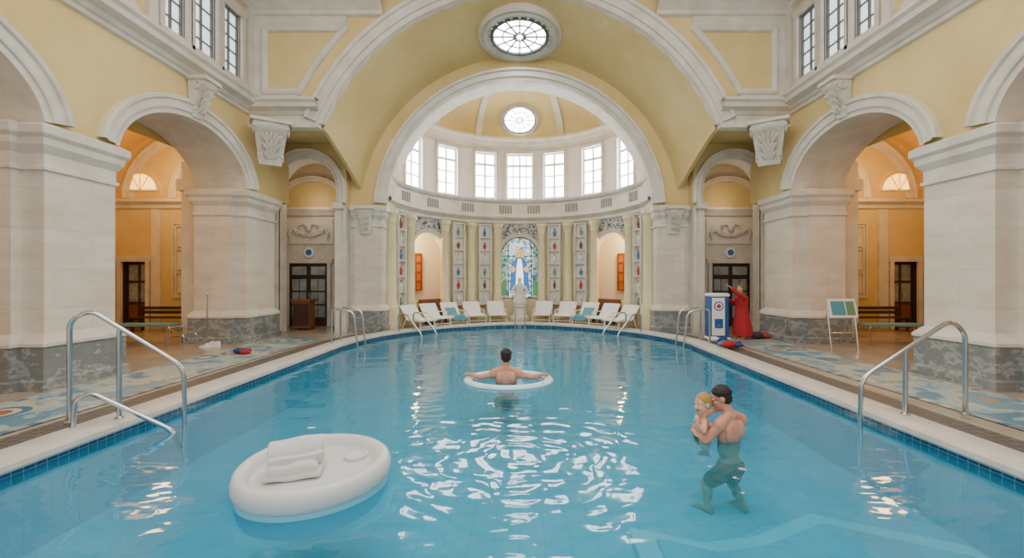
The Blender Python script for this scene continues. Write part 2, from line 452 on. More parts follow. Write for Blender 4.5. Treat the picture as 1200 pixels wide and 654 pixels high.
for sg, nm in ((-1, 'left'), (1, 'right')):
    S = side(sg); mb = MB()
    wall(mb, S, -2.5, 13.5, IZ-.03, 6.35, -1.35, 0, [(c, h, IZ-.03, AZ, ARISE) for c, h in ARC], m_yel, m_cream, 3)
    wall(mb, S, -2.5, 13.5, 6.35, 10.6, -.5, 0, [(c, h, a, b, 0) for c, h, a, b in WIN], m_yel, m_cream, 3)
    x0, x1 = sorted((sg*7.72, sg*8.7)); mb.box(x0, x1, 12.6, 13.5, 0, 4.06, m_block)
    mb.build('wall_'+nm, smooth=False)
    tr = MB()
    for c, h in ARC:
        band(tr, S, c, AZ, h-.02, ARISE, archp(1.05), m_cream, a0=.12, a1=pi-.12)
    mold(tr, S, -2.5, 11.62, CORN, m_cream)
    mold(tr, S, -2.5, 11.62, [(0, 8.9), (.1, 8.95), (.1, 9.05), (.2, 9.15), (.2, 9.25), (.4, 9.4), (.4, 9.55), (0, 9.6)], m_cream)
    T = lambda p: S(p.x, p.y, p.z)
    for c, h, a, b in WIN:
        tr.box(c-h-.12, c-h, -.02, .08, a, b, m_cream, T); tr.box(c+h, c+h+.12, -.02, .08, a, b, m_cream, T)
        tr.box(c-h-.14, c+h+.14, -.02, .1, b, b+.18, m_cream, T); tr.box(c-h-.15, c+h+.15, -.02, .12, a-.14, a, m_cream, T)
    tr.box(8.28, 8.48, -.02, .12, 6.62, 8.95, m_cream, T); tr.box(11.36, 11.58, -.02, .12, 6.62, 8.95, m_cream, T)
    tr.build('trim_'+('1' if sg < 0 else '2'), smooth=False)
    for c, h, a, b in WIN:
        window('window_%d' % wn, S, c, h, a, b, 2, 5, m_win2, m_framed, w=-.1, fr=.045, bar=.03); wn += 1

# facing wall of the great arch
GY, GZ, GR = 11.6, 3.72, 5.78
F = front(GY); mb = MB()
wall(mb, F, -7.32, 7.32, 5.85, 10.6, -.25, 0, [(0, GR, 5.85, GZ, GR)], m_yel, m_cream, 3)
mb.build('wall_great_arch', smooth=False)
tr = MB()
band(tr, F, 0, GZ, GR, GR, archp(1.35, 1.3), m_cream, a0=.385, a1=pi-.385, n=70)
for sg in (-1, 1):
    mold(tr, F, sg*7.3, sg*5.4, [(w, z-.08) for w, z in CORN], m_cream)
    tr.box(min(sg*7.3, sg*5.42), max(sg*7.3, sg*5.42), GY-.08, GY+.2, 5.8, 6.05, m_cream)
    mold(tr, F, sg*7.3, sg*3.7, [(0, 8.8), (.1, 8.85), (.1, 8.95), (.2, 9.05), (.35, 9.2), (.35, 9.4), (0, 9.45)], m_cream)
    Rp = 6.72
    def cx(z): return sqrt(Rp*Rp-(z-GZ)**2)
    pl = [(6.93, 6.78), (6.93, 8.5)] + [(cx(8.5-(1.72)*i/8), 8.5-1.72*i/8) for i in range(9)] + [(6.93, 6.78)]
    for i in range(len(pl)-1):
        (a, za), (b, zb) = pl[i], pl[i+1]
        tr.tube([(sg*a, GY-.0, za), (sg*b, GY-.0, zb)], .1, m_cream, 10)
        tr.ellip((sg*a, GY, za), .1, .1, .1, m_cream, nu=8, nv=6)
    tr.box(min(sg*7.3, sg*7.0), max(sg*7.3, sg*7.0), GY-.04, GY+.02, 6.5, 8.85, m_cream)
    tr.box(min(sg*7.0, sg*6.0), max(sg*7.0, sg*6.0), GY-.038, GY+.02, 6.5, 6.74, m_cream)
    tr.box(min(sg*7.0, sg*4.7), max(sg*7.0, sg*4.7), GY-.036, GY+.02, 8.56, 8.85, m_cream)
tr.build('trim_great_arch', smooth=False)

# barrel vault over the bay
EY, ER = 13.9, 5.2
mb = MB(); rings = []; n = 60; k = 8
for i in range(k+1):
    t = i/k; Y = GY+.1+(EY+.05-GY-.1)*t; R = GR+(ER-GR)*t; zb = 5.83-1.25*t**1.2; a = math.asin((zb-GZ)/R)
    rings.append([V((R*cos(a+(pi-2*a)*j/n), Y, GZ+R*sin(a+(pi-2*a)*j/n))) for j in range(n+1)])
mb.loft(rings, m_yel, closed=False)
for sg in (0, -1):
    s2 = 1 if sg == 0 else -1
    for i in range(k):
        p, q = rings[i][sg], rings[i+1][sg]
        p1 = V((p.x+s2*.12, p.y, p.z+.02)); q1 = V((q.x+s2*.12, q.y, q.z+.02)); p2 = V((p.x+s2*.14, p.y, 5.97)); q2 = V((q.x+s2*.14, q.y, 5.97))
        for qd in ((p, q, q1, p1), (p1, q1, q2, p2), (p2, q2, V((s2*7.5, q.y, 5.97)), V((s2*7.5, p.y, 5.97)))):
            mb.add(list(qd), [(0, 1, 2, 3)], m_yel)
mb.build('ceiling_vault')

# end wall with apse arch and small side arches
SA, SAH = 6.7, .92
mb = MB(); E = front(13.9)
wall(mb, E, -5.95, 5.95, IZ-.03, 10.6, -.7, 0, [(0, 4.33, IZ-.03, 3.9, 4.25)], m_yel, m_cream, 3)
for sg in (-1, 1):
    for za, zb, m in ((0, IZ-.1, m_cream), (IZ-.1, 6.2, m_yel)):
        wall(mb, front(13.5), min(sg*5.5, sg*8.8), max(sg*5.5, sg*8.8), za, zb, -.45, 0, [(sg*SA, SAH, za, 4.55, .93)], m, m_cream, 3)
mb.build('wall_apse_arch', smooth=False)
tr = MB()
band(tr, E, 0, 3.9, 4.33, 4.25, archp(1.1, 1.2), m_cream, a0=.06, a1=pi-.06, n=70)
for sg in (-1, 1):
    band(tr, front(13.5), sg*SA, 4.55, SAH, .93, archp(.85, 1.5), m_cream, n=30, stilt=IZ)
    for uc in (SA-SAH-.08, SA+SAH+.1):
        tr.box(min(sg*(uc-.1), sg*(uc+.1)), max(sg*(uc-.1), sg*(uc+.1)), 13.38, 13.55, 0, IZ-.15, m_cream)
        tr.box(min(sg*(uc-.16), sg*(uc+.16)), max(sg*(uc-.16), sg*(uc+.16)), 13.28, 13.6, IZ-.18, IZ, m_cream)
tr.build('trim_apse_arch', smooth=False)

# ------------------------------------------------------------------ scroll consoles
def console(name, o, out, sd, h, wd, d):
    mb = MB(); o = V(o); out = V(out).normalized(); sd = V(sd).normalized(); up = V((0, 0, 1))
    prof = []
    for i in range(21):
        t = i/20
        prof.append((d*(1-t)**1.3*(1+.15*sin(t*9))+.05*d*sin(t*pi*5)+.06, -h*t))
    L = [[o+sd*s*wd/2*(1-.35*i/20)+out*(p+.03*(1-abs(s)))+up*z for s in (-1, -.5, 0, .5, 1)] for i, (p, z) in enumerate(prof)]
    back_r = [[o+sd*s*wd/2*(1-.35*i/20)+up*z for s in (1, -1)] for i, (p, z) in enumerate(prof)]
    mb.loft([a+b for a, b in zip(L, back_r)], m_cream)
    for s in (-1, 1):
        for (cz, r, dd) in ((-.16*h, .15*h, .72*d), (-.82*h, .1*h, .16*d)):
            pts = []
            for i in range(30):
                a = i/29*pi*4; rr = r*(1-i/34)
                pts.append(o+sd*s*wd*.5*(1 if cz > -.5*h else .7)+out*(dd+rr*cos(a))+up*(cz+rr*sin(a)))
            mb.tube(pts, .03*max(h, .5), m_cream, 6)
    for row in range(3):
        zt = -.3*h-row*.2*h; pi_ = prof[int((.3+.2*row)*20)][0]
        for i in range(5):
            a = (i-2)*.42; w_ = wd*(.5-.07*row)
            b0 = o+up*(zt-.16*h)+out*(pi_*.9+.02)+sd*(w_*.35*sin(a))
            b1 = b0+up*(.15*h*cos(a))+sd*(w_*.3*sin(a))+out*(.06+.04*h)
            b2 = b1+up*(.05*h*cos(a))+sd*(w_*.16*sin(a))+out*(.05*h)
            mb.tube([b0, b1, b2], [.035*h, .05*h, .018*h], m_cream, 6)
    for i in range(7):
        mb.ellip(o+sd*((i-3)/7*wd*.9)+out*(d*.95+.08)+up*(-.05*h), .04*h, .04*h, .04*h, m_cream, nu=8, nv=6)
    mb.box(-wd*.6, wd*.6, 0, d+.14, -.02, .06, m_cream, lambda p: o+sd*p.x+out*p.y+up*p.z)
    mb.build(name)
for sg in (-1, 1):
    console('scroll_console', (sg*7.28, 9.55, 6.1), (-sg, 0, 0), (0, 1, 0), .8, .42, .3)
    console('scroll_console', (sg*6.75, GY-.05, 5.82), (-sg*.55, -.83, 0), (.83, -sg*.55, 0), 1.05, .8, .42)
    console('scroll_console', (sg*4.95, 13.78, 3.95), (0, -1, 0), (1, 0, 0), .8, .5, .16)

# ------------------------------------------------------------------ side chambers and aisles
dn = 1
for sg, nm in ((-1, 'left'), (1, 'right')):
    def b2(a, b): return (min(sg*a, sg*b), max(sg*a, sg*b))
    mb = MB()
    x0, x1 = b2(5.0, 8.8); mb.box(x0, x1, 15.5, 15.7, 0, 6.4, m_cream)
    x0, x1 = b2(8.75, 9.0); mb.box(x0, x1, 12.6, 15.6, 0, 10, m_yel)
    x0, x1 = b2(4.9, 5.2); mb.box(x0, x1, 14.8, 15.7, 0, 6.4, m_yel)
    band(mb, front(15.5), sg*7.5, 4.4, 1.1, .85, archp(.5, .8), m_cream, n=24)
    mold(mb, front(15.5), sg*5.2, sg*8.75, [(0, 3.95), (.08, 4.0), (.12, 4.1), (.2, 4.2), (.2, 4.28), (0, 4.3)], m_cream)
    mb.box(sg*7.5-1.1, sg*7.5+1.1, 15.47, 15.5, 4.3, 5.2, m_yel)
    rings = []
    for Y in (13.95, 15.5):
        rings.append([V((sg*7.0+1.8*cos(pi*j/20), Y, 4.9+1.0*sin(pi*j/20))) for j in range(21)])
    mb.loft(rings, m_yel, closed=False)
    mb.build('wall_chamber_'+nm, smooth=False)
    mb = MB()
    x0, x1 = b2(14, 14.3); mb.box(x0, x1, -2.5, 14.9, 0, 8, m_aisle)
    a, b = b2(8.9, 14.1)
    wall(mb, front(14.8), a, b, 0, 8, -.3, 0, [(sg*13.35, .42, 0, 2.3, 0)], m_aisle, m_dark)
    mb.box(a, b, -2.7, -2.5, 0, 8, m_aisle)
    rings = [[V((sg*11.35+2.68*cos(pi*j/24), Y, 5.0+1.9*sin(pi*j/24))) for j in range(25)] for Y in (-2.5, 2, 6, 10, 14.9)]
    mb.loft(rings, m_oran, closed=False)
    for Y in (2.2, 7.1, 12.0):
        band(mb, front(Y-.4), sg*11.35, 4.8, 2.45, 1.8, [(.25, -.8), (0, -.8), (0, 0), (.25, 0)], m_cream, n=30)
        for xx in (8.95, 13.75):
            xa, xb = b2(xx-.25, xx+.25); mb.box(xa, xb, Y-.4, Y+.4, 0, 4.9, m_cream)
            mb.box(xa-.08, xb+.08, Y-.48, Y+.48, 4.1, 4.4, m_cream)
    for mp, u0, u1 in ((front(14.8), sg*9, sg*14), (side(sg, 14.0), -2.5, 14.8)):
        mold(mb, mp, u0, u1, [(0, 4.1), (.08, 4.15), (.1, 4.25), (.25, 4.35), (.25, 4.45), (0, 4.48)], m_cream)
    band(mb, front(14.8), sg*11.5, 4.5, 1.9, 1.9, archp(.8), m_cream, n=30)
    band(mb, front(14.8), sg*11.0, 4.5, .9, 1.4, archp(.5), m_cream, n=30)
    def frame(mp, u, hw, z0, z1, t=.06, o=0):
        T = lambda p: mp(p.x, p.y, p.z)
        mb.box(u-hw, u+hw, 0, .015+o, z0, z1, m_cream, T)
        for q in ((u-hw-t, u-hw, z0-t, z1+t), (u+hw, u+hw+t, z0-t, z1+t), (u-hw, u+hw, z0-t, z0), (u-hw, u+hw, z1, z1+t)):
            mb.box(q[0], q[1], 0, .06+o, q[2], q[3], m_cream, T)
    frame(front(14.8), sg*11.55, .42, 1.1, 3.6)
    for j in range(3): frame(front(14.8), sg*11.55, .3, 1.25+j*.8, 1.9+j*.8, .03, .012)
    T = lambda p: front(14.8)(p.x, p.y, p.z)
    for q in ((-.56, -.42, 0, 2.3), (.42, .56, 0, 2.3), (-.6, .6, 2.3, 2.5)): mb.box(sg*13.35+q[0], sg*13.35+q[1], 0, .08, q[2], q[3], m_cream, T)
    for q in (12.55, 10.55): mb.box(sg*q-.16, sg*q+.16, 0, .1, 0, 4.1, m_cream, T)
    for yy in (4.6, 9.5, 13.4): frame(side(sg, 14.0), yy, .7, 1.1, 3.8)
    mb.build('wall_aisle_'+nm, smooth=False)
    mb = MB(); cx = sg*13.35; Y = 15.0
    mb.box(cx-.42, cx+.42, Y, Y+.06, 0, 2.3, m_wood)
    for x in (-.36, .05):
        for z0, z1 in ((.15, .8), (.9, 1.55), (1.65, 2.2)): mb.box(cx+x, cx+x+.31, Y-.025, Y, z0, z1, m_woodL if z0 < .5 else m_glassd)
    mb.box(cx-.015, cx+.015, Y-.03, Y, 0, 2.3, m_wood); mb.tube([(cx+.05, Y-.06, 1.0), (cx+.05, Y-.06, 1.2)], .012, m_steel, 8)
    mb.build('door_%d' % dn, smooth=False); dn += 1
    mb = MB(); pts = [V((sg*13.1+.62*cos(pi*j/20), 14.74, 4.75+.62*sin(pi*j/20))) for j in range(21)]
    mb.add(pts, [tuple(range(21))], m_warmw)
    for j in range(20): mb.tube([pts[j]-V((0, .02, 0)), pts[j+1]-V((0, .02, 0))], .04, m_cream, 6)
    mb.tube([pts[0]-V((0, .02, 0)), pts[-1]-V((0, .02, 0))], .04, m_cream, 6)
    for a in (pi/3, pi/2, 2*pi/3): mb.tube([V((sg*13.1, 14.72, 4.75)), V((sg*13.1+.6*cos(a), 14.72, 4.75+.6*sin(a)))], .015, m_cream, 6)
    mb.build('window_%d' % wn, smooth=False); wn += 1

# ------------------------------------------------------------------ apse
mb = MB()
AL = AR*pi/2
def U(deg): return AR*radians(deg)
WTH = [0, -19, 19, -41, 41, -63, 63, -84, 84]
lowholes = [(0, .82, .85, 2.7, .82), (U(-53), .85, .85, 2.7, .82), (U(53), .85, .85, 2.7, .82)]
wall(mb, apse, -AL, AL, 0, 4.3, -.35, 0, lowholes, m_coly, m_cream, .3)
wall(mb, apse, -AL, AL, 4.3, 7.6, -.35, 0, [(U(t), .58 if t == 0 else .46, 5.15, 7.1, 0) for t in WTH], m_white, m_white, .3)
mb.build('wall_apse', smooth=False)
tr = MB()
mold(tr, apse, -AL, AL, [(0, 4.05), (.1, 4.1), (.1, 4.2), (.3, 4.32), (.3, 4.4), (.2, 4.42), (.2, 4.92), (.32, 4.98), (.36, 5.06), (.0, 5.08)], m_cream, .25)
mold(tr, apse, -AL, AL, [(0, 7.25), (.06, 7.28), (.06, 7.38), (.2, 7.48), (.22, 7.56), (.32, 7.64), (.32, 7.72), (0, 7.76)], m_cream, .25)
T = lambda p: apse(p.x, p.y, p.z)
for h in lowholes:
    band(tr, apse, h[0], h[3], h[1], h[4], archp(.45, .8), m_cream, n=30, stilt=.85)
for t in (-72, -52, -30, -8, 8, 30, 52, 72):
    for k in range(5):
        u = U(t)+(k-2)*.12; tr.box(u-.04, u+.04, .19, .215, 4.5, 4.84, m_slot, T)
for t in WTH:
    hw = .58 if t == 0 else .46; u = U(t)
    for a, b, c, d in ((u-hw-.09, u-hw, 5.1, 7.1), (u+hw, u+hw+.09, 5.1, 7.1), (u-hw-.09, u+hw+.09, 7.1, 7.22)):
        tr.box(a, b, -.01, .06, c, d, m_cream, T)
tr.build('trim_apse', smooth=False)
for t in WTH:
    a = radians(t); hw = .58 if t == 0 else .46
    c0 = V((AR*sin(a), ACY+AR*cos(a), 0)); tv = V((cos(a), -sin(a), 0)); nv = V((-sin(a), -cos(a), 0))
    mp = lambda u, w, z: c0+tv*u+nv*w+V((0, 0, z))
    window('window_%d' % wn, mp, 0, hw, 5.17, 7.1, 4 if t == 0 else 2, 4, m_win, m_frame, w=-.12, fr=.06, bar=.05); wn += 1

for t in (-90+6, -67, -43.5, -27.5, -12.5, 12.5, 27.5, 43.5, 67, 84):
    a = radians(t); mb = MB(); c = (4.38*sin(a), ACY+4.38*cos(a), 0)
    mb.lathe(c, [(.26, 0), (.26, .75), (.22, .78), (.22, .86), (.18, .92), (.175, 2.2), (.155, 3.6), (.18, 3.64), (.17, 3.7), (.22, 3.9), (.24, 3.92), (.24, 4.05)], m_coly, 18)
    mb.build('apse_column')
for t in (0, -53, 53):
    mb = MB(); uc = U(t); n = 24; W2 = .98
    for i in range(n):
        a, b = uc-W2+2*W2*i/n, uc-W2+2*W2*(i+1)/n
        def tz(u):
            q = (u-uc)/.98; return 2.7+.98*sqrt(max(0, 1-q*q)) if abs(q) < 1 else 3.3
        za, zb = max(3.3, tz(a)), max(3.3, tz(b))
        mb.add([apse(a, .03, za), apse(b, .03, zb), apse(b, .03, 4.06), apse(a, .03, 4.06)], [(0, 1, 2, 3)], m_fresco)
    mb.build('mosaic_spandrel', smooth=False)
for t in (-76, -35.5, -20, 20, 35.5, 76):
    a = radians(t); mb = MB()
    c0 = V((4.42*sin(a), ACY+4.42*cos(a), 0)); tv = V((cos(a), -sin(a), 0)); nv = V((-sin(a), -cos(a), 0))
    T2 = lambda p: c0+tv*p.x+nv*p.y+V((0, 0, p.z))
    mb.box(-.24, .24, 0, .03, .7, 3.95, m_white, T2)
    mb.box(-.27, -.22, 0, .18, .7, 4.0, m_cream, T2); mb.box(.22, .27, 0, .18, .7, 4.0, m_cream, T2)
    mb.box(-.27, .27, 0, .2, .62, .72, m_cream, T2)
    for k in range(6):
        z = .72+k*.55; mb.box(-.22, .22, .03, .17, z+.5, z+.54, m_cream, T2)
        mm = [m_red2, m_blue2, m_white, m_woodL, m_green2, m_white][(k+int(abs(t))) % 6]
        c = T2(V((0, .1, z)))
        mb.lathe(c, [(.04, .02), (.035, .05), (.06, .13), (.075, .18), (.05, .25), (.025, .28), (.035, .32)], mm, 12)
        mb.ellip(c+V((0, 0, .35)), .03, .03, .03, m_red2 if k % 2 else m_white, nu=8, nv=6)
    mb.build('ornament_shelf')

# dome
DZ, DR = 7.72, 2.1
mb = MB(); rings = []
for i in range(17):
    t = pi/2*i/16
    rings.append([V(((AR)*max(cos(t), .001)*sin(-pi/2+pi*j/40), ACY+AR*max(cos(t), .001)*cos(-pi/2+pi*j/40), DZ+DR*sin(t))) for j in range(41)])
mb.loft(rings, m_yel, closed=False); mb.build('ceiling_dome')
mb = MB()
for th in (-72, -48, -23, 23, 48, 72):
    a = radians(th); pr = []
    for i in range(17):
        t = pi/2*i/17; q = []
        for dt, off in ((-.13, 0), (-.13, .07), (.13, .07), (.13, 0)):
            r = (AR-off)*cos(t); q.append(V((r*sin(a)+dt*cos(a), ACY+r*cos(a)-dt*sin(a), DZ+(DR-off)*sin(t))))
        pr.append(q)
    mb.loft(pr, m_cream, closed=False)
mb.build('trim_dome_ribs', smooth=False)

def oculus(name, c, e1, e2, a, b, gk, nsp):
    mb = MB(); c = V(c); e1 = V(e1).normalized(); e2 = V(e2).normalized(); n = e1.cross(e2).normalized()
    if n.z > 0: n = -n
    pt = lambda r, h, th: c+e1*(a*r*cos(th))+e2*(b*r*sin(th))+n*h
    prof = [(1.0, -.3), (1.0, .04), (.95, .08), (.93, .04), (.88, .04), (.86, .1), (.8, .1), (gk+.03, .02), (gk, -.02)]
    N_ = 48
    rings = [[pt(r, h, 2*pi*j/N_) for j in range(N_)] for r, h in prof]
    mb.loft(rings, m_cream, cap=False)
    g = [pt(gk+.01, 0.0, 2*pi*j/N_) for j in range(N_)]
    mb.add(g, [tuple(range(N_))], m_ocu)
    for i in range(nsp):
        th = 2*pi*i/nsp; mb.tube([pt(.08, .03, th), pt(gk, .03, th)], .022*a, m_framed, 6)
    for rr in (.16*gk/.7, .62*gk):
        mb.tube([pt(rr, .03, 2*pi*j/36) for j in range(37)], .018*a, m_framed, 6, cap=False)
    mb.tube([pt(gk*.99, .03, 2*pi*j/48) for j in range(49)], .04*a, m_framed, 6, cap=False)
    for i in range(24):
        th = 2*pi*i/24; mb.ellip(pt(.74 if gk < .7 else .9, .08, th), .04*a, .04*a, .03, m_cream, nu=8, nv=6)
    mb.build(name)
oculus('oculus_window', (0, 12.9, 9.04), (1, 0, 0), (0, -2.3, .55), 1.27, 1.04, .66, 12)
tt = radians(22)
oculus('oculus_window', (0, ACY+AR*cos(tt)-.07, DZ+DR*sin(tt)-.07), (1, 0, 0), (0, -sin(tt)*AR, cos(tt)*DR), .86, .72, .78, 12)

# stained glass window in the centre arch + statue
mb = MB(); c0 = V((0, 18.62, 0))
pts = [c0+V((.82, 0, .85)), c0+V((.82, 0, 2.7))]+[c0+V((.82*cos(pi*j/20), 0, 2.7+.82*sin(pi*j/20))) for j in range(1, 20)]+[c0+V((-.82, 0, 2.7)), c0+V((-.82, 0, .85))]
mb.add(pts, [tuple(range(len(pts)))], m_stain)
for p, q in zip(pts, pts[1:]+pts[:1]): mb.tube([p-V((0, .03, 0)), q-V((0, .03, 0))], .035, m_wood, 6)
for x in (-.5, .5): mb.tube([c0+V((x, -.03, .85)), c0+V((x, -.03, 3.25))], .018, m_dark, 6)
for z in (1.4, 2.7): mb.tube([c0+V((-.8, -.03, z)), c0+V((.8, -.03, z))], .012, m_dark, 6)
def pane(poly, m, y=-.045):
    ps = [c0+V((x, y, z)) for x, z in poly]; mb.add(ps, [tuple(range(len(ps)))], m)
    for p, q in zip(ps, ps[1:]+ps[:1]): mb.tube([p, q], .009, m_dark, 5)
pane([(.2*cos(2*pi*j/16), 2.78+.2*sin(2*pi*j/16)) for j in range(16)], m_sggold)
pane([(-.14, 2.62), (-.3, 2.4), (-.36, 1.9), (-.42, 1.2), (.42, 1.2), (.36, 1.9), (.3, 2.4), (.14, 2.62)], m_sgblue, -.05)
pane([(-.08, 2.6), (-.15, 2.2), (-.2, 1.22), (.2, 1.22), (.15, 2.2), (.08, 2.6)], m_sgwhite, -.055)
pane([(.1*cos(2*pi*j/12), 2.75+.12*sin(2*pi*j/12)) for j in range(12)], m_sgskin, -.06)
for s in (-1, 1):
    pane([(s*.3, 2.3), (s*.44, 2.1), (s*.3, 1.95), (s*.12, 2.12)], m_sgskin, -.06)
    pane([(s*.56, 1.0), (s*.78, 1.0), (s*.78, 1.5), (s*.62, 1.7)], m_sggreen)
mb.build('stained_glass_window', smooth=False)

mb = MB(); c = V((0, 17.9, 0))
mb.lathe(c, [(.42, 0), (.42, .12), (.3, .18), (.24, .5), (.32, .56), (.32, .62), (.15, .64)], m_white, 20)
mb.lathe(c, [(.26, .62), (.3, .7), (.22, 1.0), (.16, 1.15), (.2, 1.3), (.2, 1.4), (.1, 1.5), (.055, 1.54), (.06, 1.58)], m_white, 18)
mb.ellip(c+V((0, 0, 1.66)), .08, .095, .11, m_white)
for s in (-1, 1):
    mb.caps(c+V((s*.2, 0, 1.4)), c+V((s*.34, -.08, 1.15)), .06, .05, m_white); mb.caps(c+V((s*.34, -.08, 1.15)), c+V((s*.24, -.25, 1.12)), .05, .035, m_white)
for i in range(12):
    a = 2*pi*i/12; mb.tube([c+V((.27*cos(a), .27*sin(a), .7)), c+V((.2*cos(a+.1), .2*sin(a+.1), 1.05)), c+V((.18*cos(a), .18*sin(a), 1.2))], .025, m_white, 6)
mb.build('statue')

mb = MB()
for s in (-1, 1):
    mb.loft([[V((6.2*sin(radians(s*(30+50*i/12))), ACY+6.2*cos(radians(s*(30+50*i/12))), z)) for i in range(13)] for z in (0, 4.4)], m_white, closed=False)
    mb.loft([[V((r*sin(radians(s*(30+50*i/12))), ACY+r*cos(radians(s*(30+50*i/12))), 4.25)) for i in range(13)] for r in (4.6, 6.2)], m_oran, closed=False)
    for dg in (30, 80):
        a = radians(s*dg); mb.add([V((4.7*sin(a), ACY+4.7*cos(a), 0)), V((6.2*sin(a), ACY+6.2*cos(a), 0)), V((6.2*sin(a), ACY+6.2*cos(a), 4.3)), V((4.7*sin(a), ACY+4.7*cos(a), 4.3))], [(0, 1, 2, 3)], m_oran)
mb.build('wall_ambulatory', smooth=False)
for s in (-1, 1):
    # warm window at the outer end of the ambulatory view (seen through the niche)
    a = radians(s*47); c0 = V((6.1*sin(a), ACY+6.1*cos(a), 0)); tv = V((cos(a), -sin(a), 0)); nv = V((-sin(a), -cos(a), 0))
    mp = lambda u, w, z: c0+tv*u+nv*w+V((0, 0, z))
    window('window_%d' % wn, mp, 0, .3, 1.2, 2.8, 2, 4, m_orangew, m_woodL, w=.06); wn += 1
    a = radians(s*53); mb = MB()
    M_ = Matrix.Translation((4.2*sin(a), ACY+4.2*cos(a), 0)) @ Matrix.Rotation(-a, 4, 'Z')
    mb.box(-.55, .55, -.2, .2, .32, .46, m_woodL, M_); mb.box(-.53, .53, -.18, .14, .46, .54, m_settee, M_); mb.box(-.55, .55, .14, .2, .46, .92, m_woodL, M_)
    mb.box(-.5, .5, .1, .14, .55, .88, m_settee, M_)
    for x in (-.54, .48):
        for y in (-.2, .14): mb.box(x, x+.06, y, y+.06, 0, .32, m_wood, M_)
    mb.build('settee', smooth=False)

# ------------------------------------------------------------------ hall ceiling with skylight
mb = MB()
for (x0, x1, y0, y1) in [(-7.4, -4.6, -2.5, 12), (4.6, 7.4, -2.5, 12), (-4.6, 4.6, 9, 12), (-4.6, 4.6, -2.5, -1)]:
    mb.box(x0, x1, y0, y1, 10.4, 10.6, m_cream)
for i in range(-3, 4): mb.box(i*1.3-.05, i*1.3+.05, -1, 9, 10.4, 10.5, m_white)
for i in range(1, 8): mb.box(-4.6, 4.6, -1+i*1.25-.05, -1+i*1.25+.05, 10.39, 10.49, m_white)
mb.build('ceiling', smooth=False)

# ------------------------------------------------------------------ pool
out = [(-4.65, -2.0), (-4.65, 5), (-4.62, 11.0)]
for i in range(1, 60):
    t = pi*i/60; c = cos(t); x = -(1 if c > 0 else -1)*abs(c)**1.25*4.6
    out.append((x, 11.0+5.2*sin(t)))
out += [(4.55, 11.0), (4.42, 5), (4.36, -2.0)]
def offs(o, d):
    r = []
    for i, p in enumerate(o):
        a = V(o[max(i-1, 0)]); b = V(o[min(i+1, len(o)-1)]); t = (b-a).normalized(); n = V((-t.y, t.x))
        r.append((p[0]+n.x*d, p[1]+n.y*d))
    return r
mb = MB()
FZ = -.9
mb.loft([[V((x, y, z)) for x, y in out] for z in (-.0, -.2)], m_navy, closed=False)
mb.loft([[V((x, y, z)) for x, y in out] for z in (-.2, FZ)], m_pool, closed=False)
mb.add([V((x, y, FZ)) for x, y in out], [tuple(range(len(out)))], m_pool)
mb.add([V((-4.65, -2, FZ)), V((4.36, -2, FZ)), V((4.36, -2, 0)), V((-4.65, -2, 0))], [(0, 1, 2, 3)], m_pool)
def slab(pts, z0, z1, m):
    mb.loft([[V((x, y, z)) for x, y in pts] for z in (z0, z1)], m)
slab([(1.1, 4.3), (1.75, 4.05), (2.3, 4.15), (3.1, 4.55), (4.2, 4.0), (4.36, 1), (1.0, 1)], FZ, FZ+.1, m_step)
slab([(1.3, 4.05), (1.8, 3.85), (2.3, 3.95), (3.05, 4.3), (4.0, 3.8), (4.3, 3.2), (4.3, 1), (1.2, 1)], FZ+.09, FZ+.14, m_pool)
mb.build('pool_basin', smooth=False)
mb = MB(); mb.add([V((x, y, WZ)) for x, y in out], [tuple(range(len(out)))], m_water)
w = mb.build('pool_water', smooth=False, recalc=False)
if w.data.polygons[0].normal.z < 0: w.data.flip_normals()
mb = MB(); rings = []
for d, z in [(0.02, -.045), (-.05, -.045), (-.065, -.02), (-.06, .03), (-.02, .045), (.4, .04), (.42, .03), (.42, 0)]:
    rings.append([V((x, y, z)) for x, y in offs(out, d)])
mb.loft(rings, m_cop, closed=False)
mb.build('pool_coping')

mb = MB()
o2 = offs(out, .2); half = len(out)//2
def zone(mb, o, X, m, z=0):
    for p, q in zip(o, o[1:]):
        if abs(p[1]-q[1]) < 1e-6: continue
        mb.add([V((p[0], p[1], z)), V((q[0], q[1], z)), V((X, q[1], z)), V((X, p[1], z))], [(0, 1, 2, 3)], m)
zone(mb, o2[:half+1], -14, m_floor); zone(mb, o2[half:], 14, m_floor)
ty = max(p[1] for p in o2)
mb.add([V((-14, ty, 0)), V((14, ty, 0)), V((14, 21, 0)), V((-14, 21, 0))], [(0, 1, 2, 3)], m_floor)
mb.build('floor', smooth=False)
mb = MB()
o3 = offs(out, .42); o4 = offs(out, .85)
mb.loft([[V((x, y, .006)) for x, y in o3], [V((x, y, .006)) for x, y in o4]], m_grate, closed=False)
mb.build('drain_grate', smooth=False)
for sg in (-1, 1):
    mb = MB(); x0, x1 = sorted((sg*5.62, sg*7.05)); mb.box(x0, x1, -2, 12.2, .0, .008, m_mosaic)
    for x in (x0, x1-.14): mb.box(x, x+.14, -2, 12.2, .0, .011, m_border)
    mb.build('floor_mosaic', smooth=False)

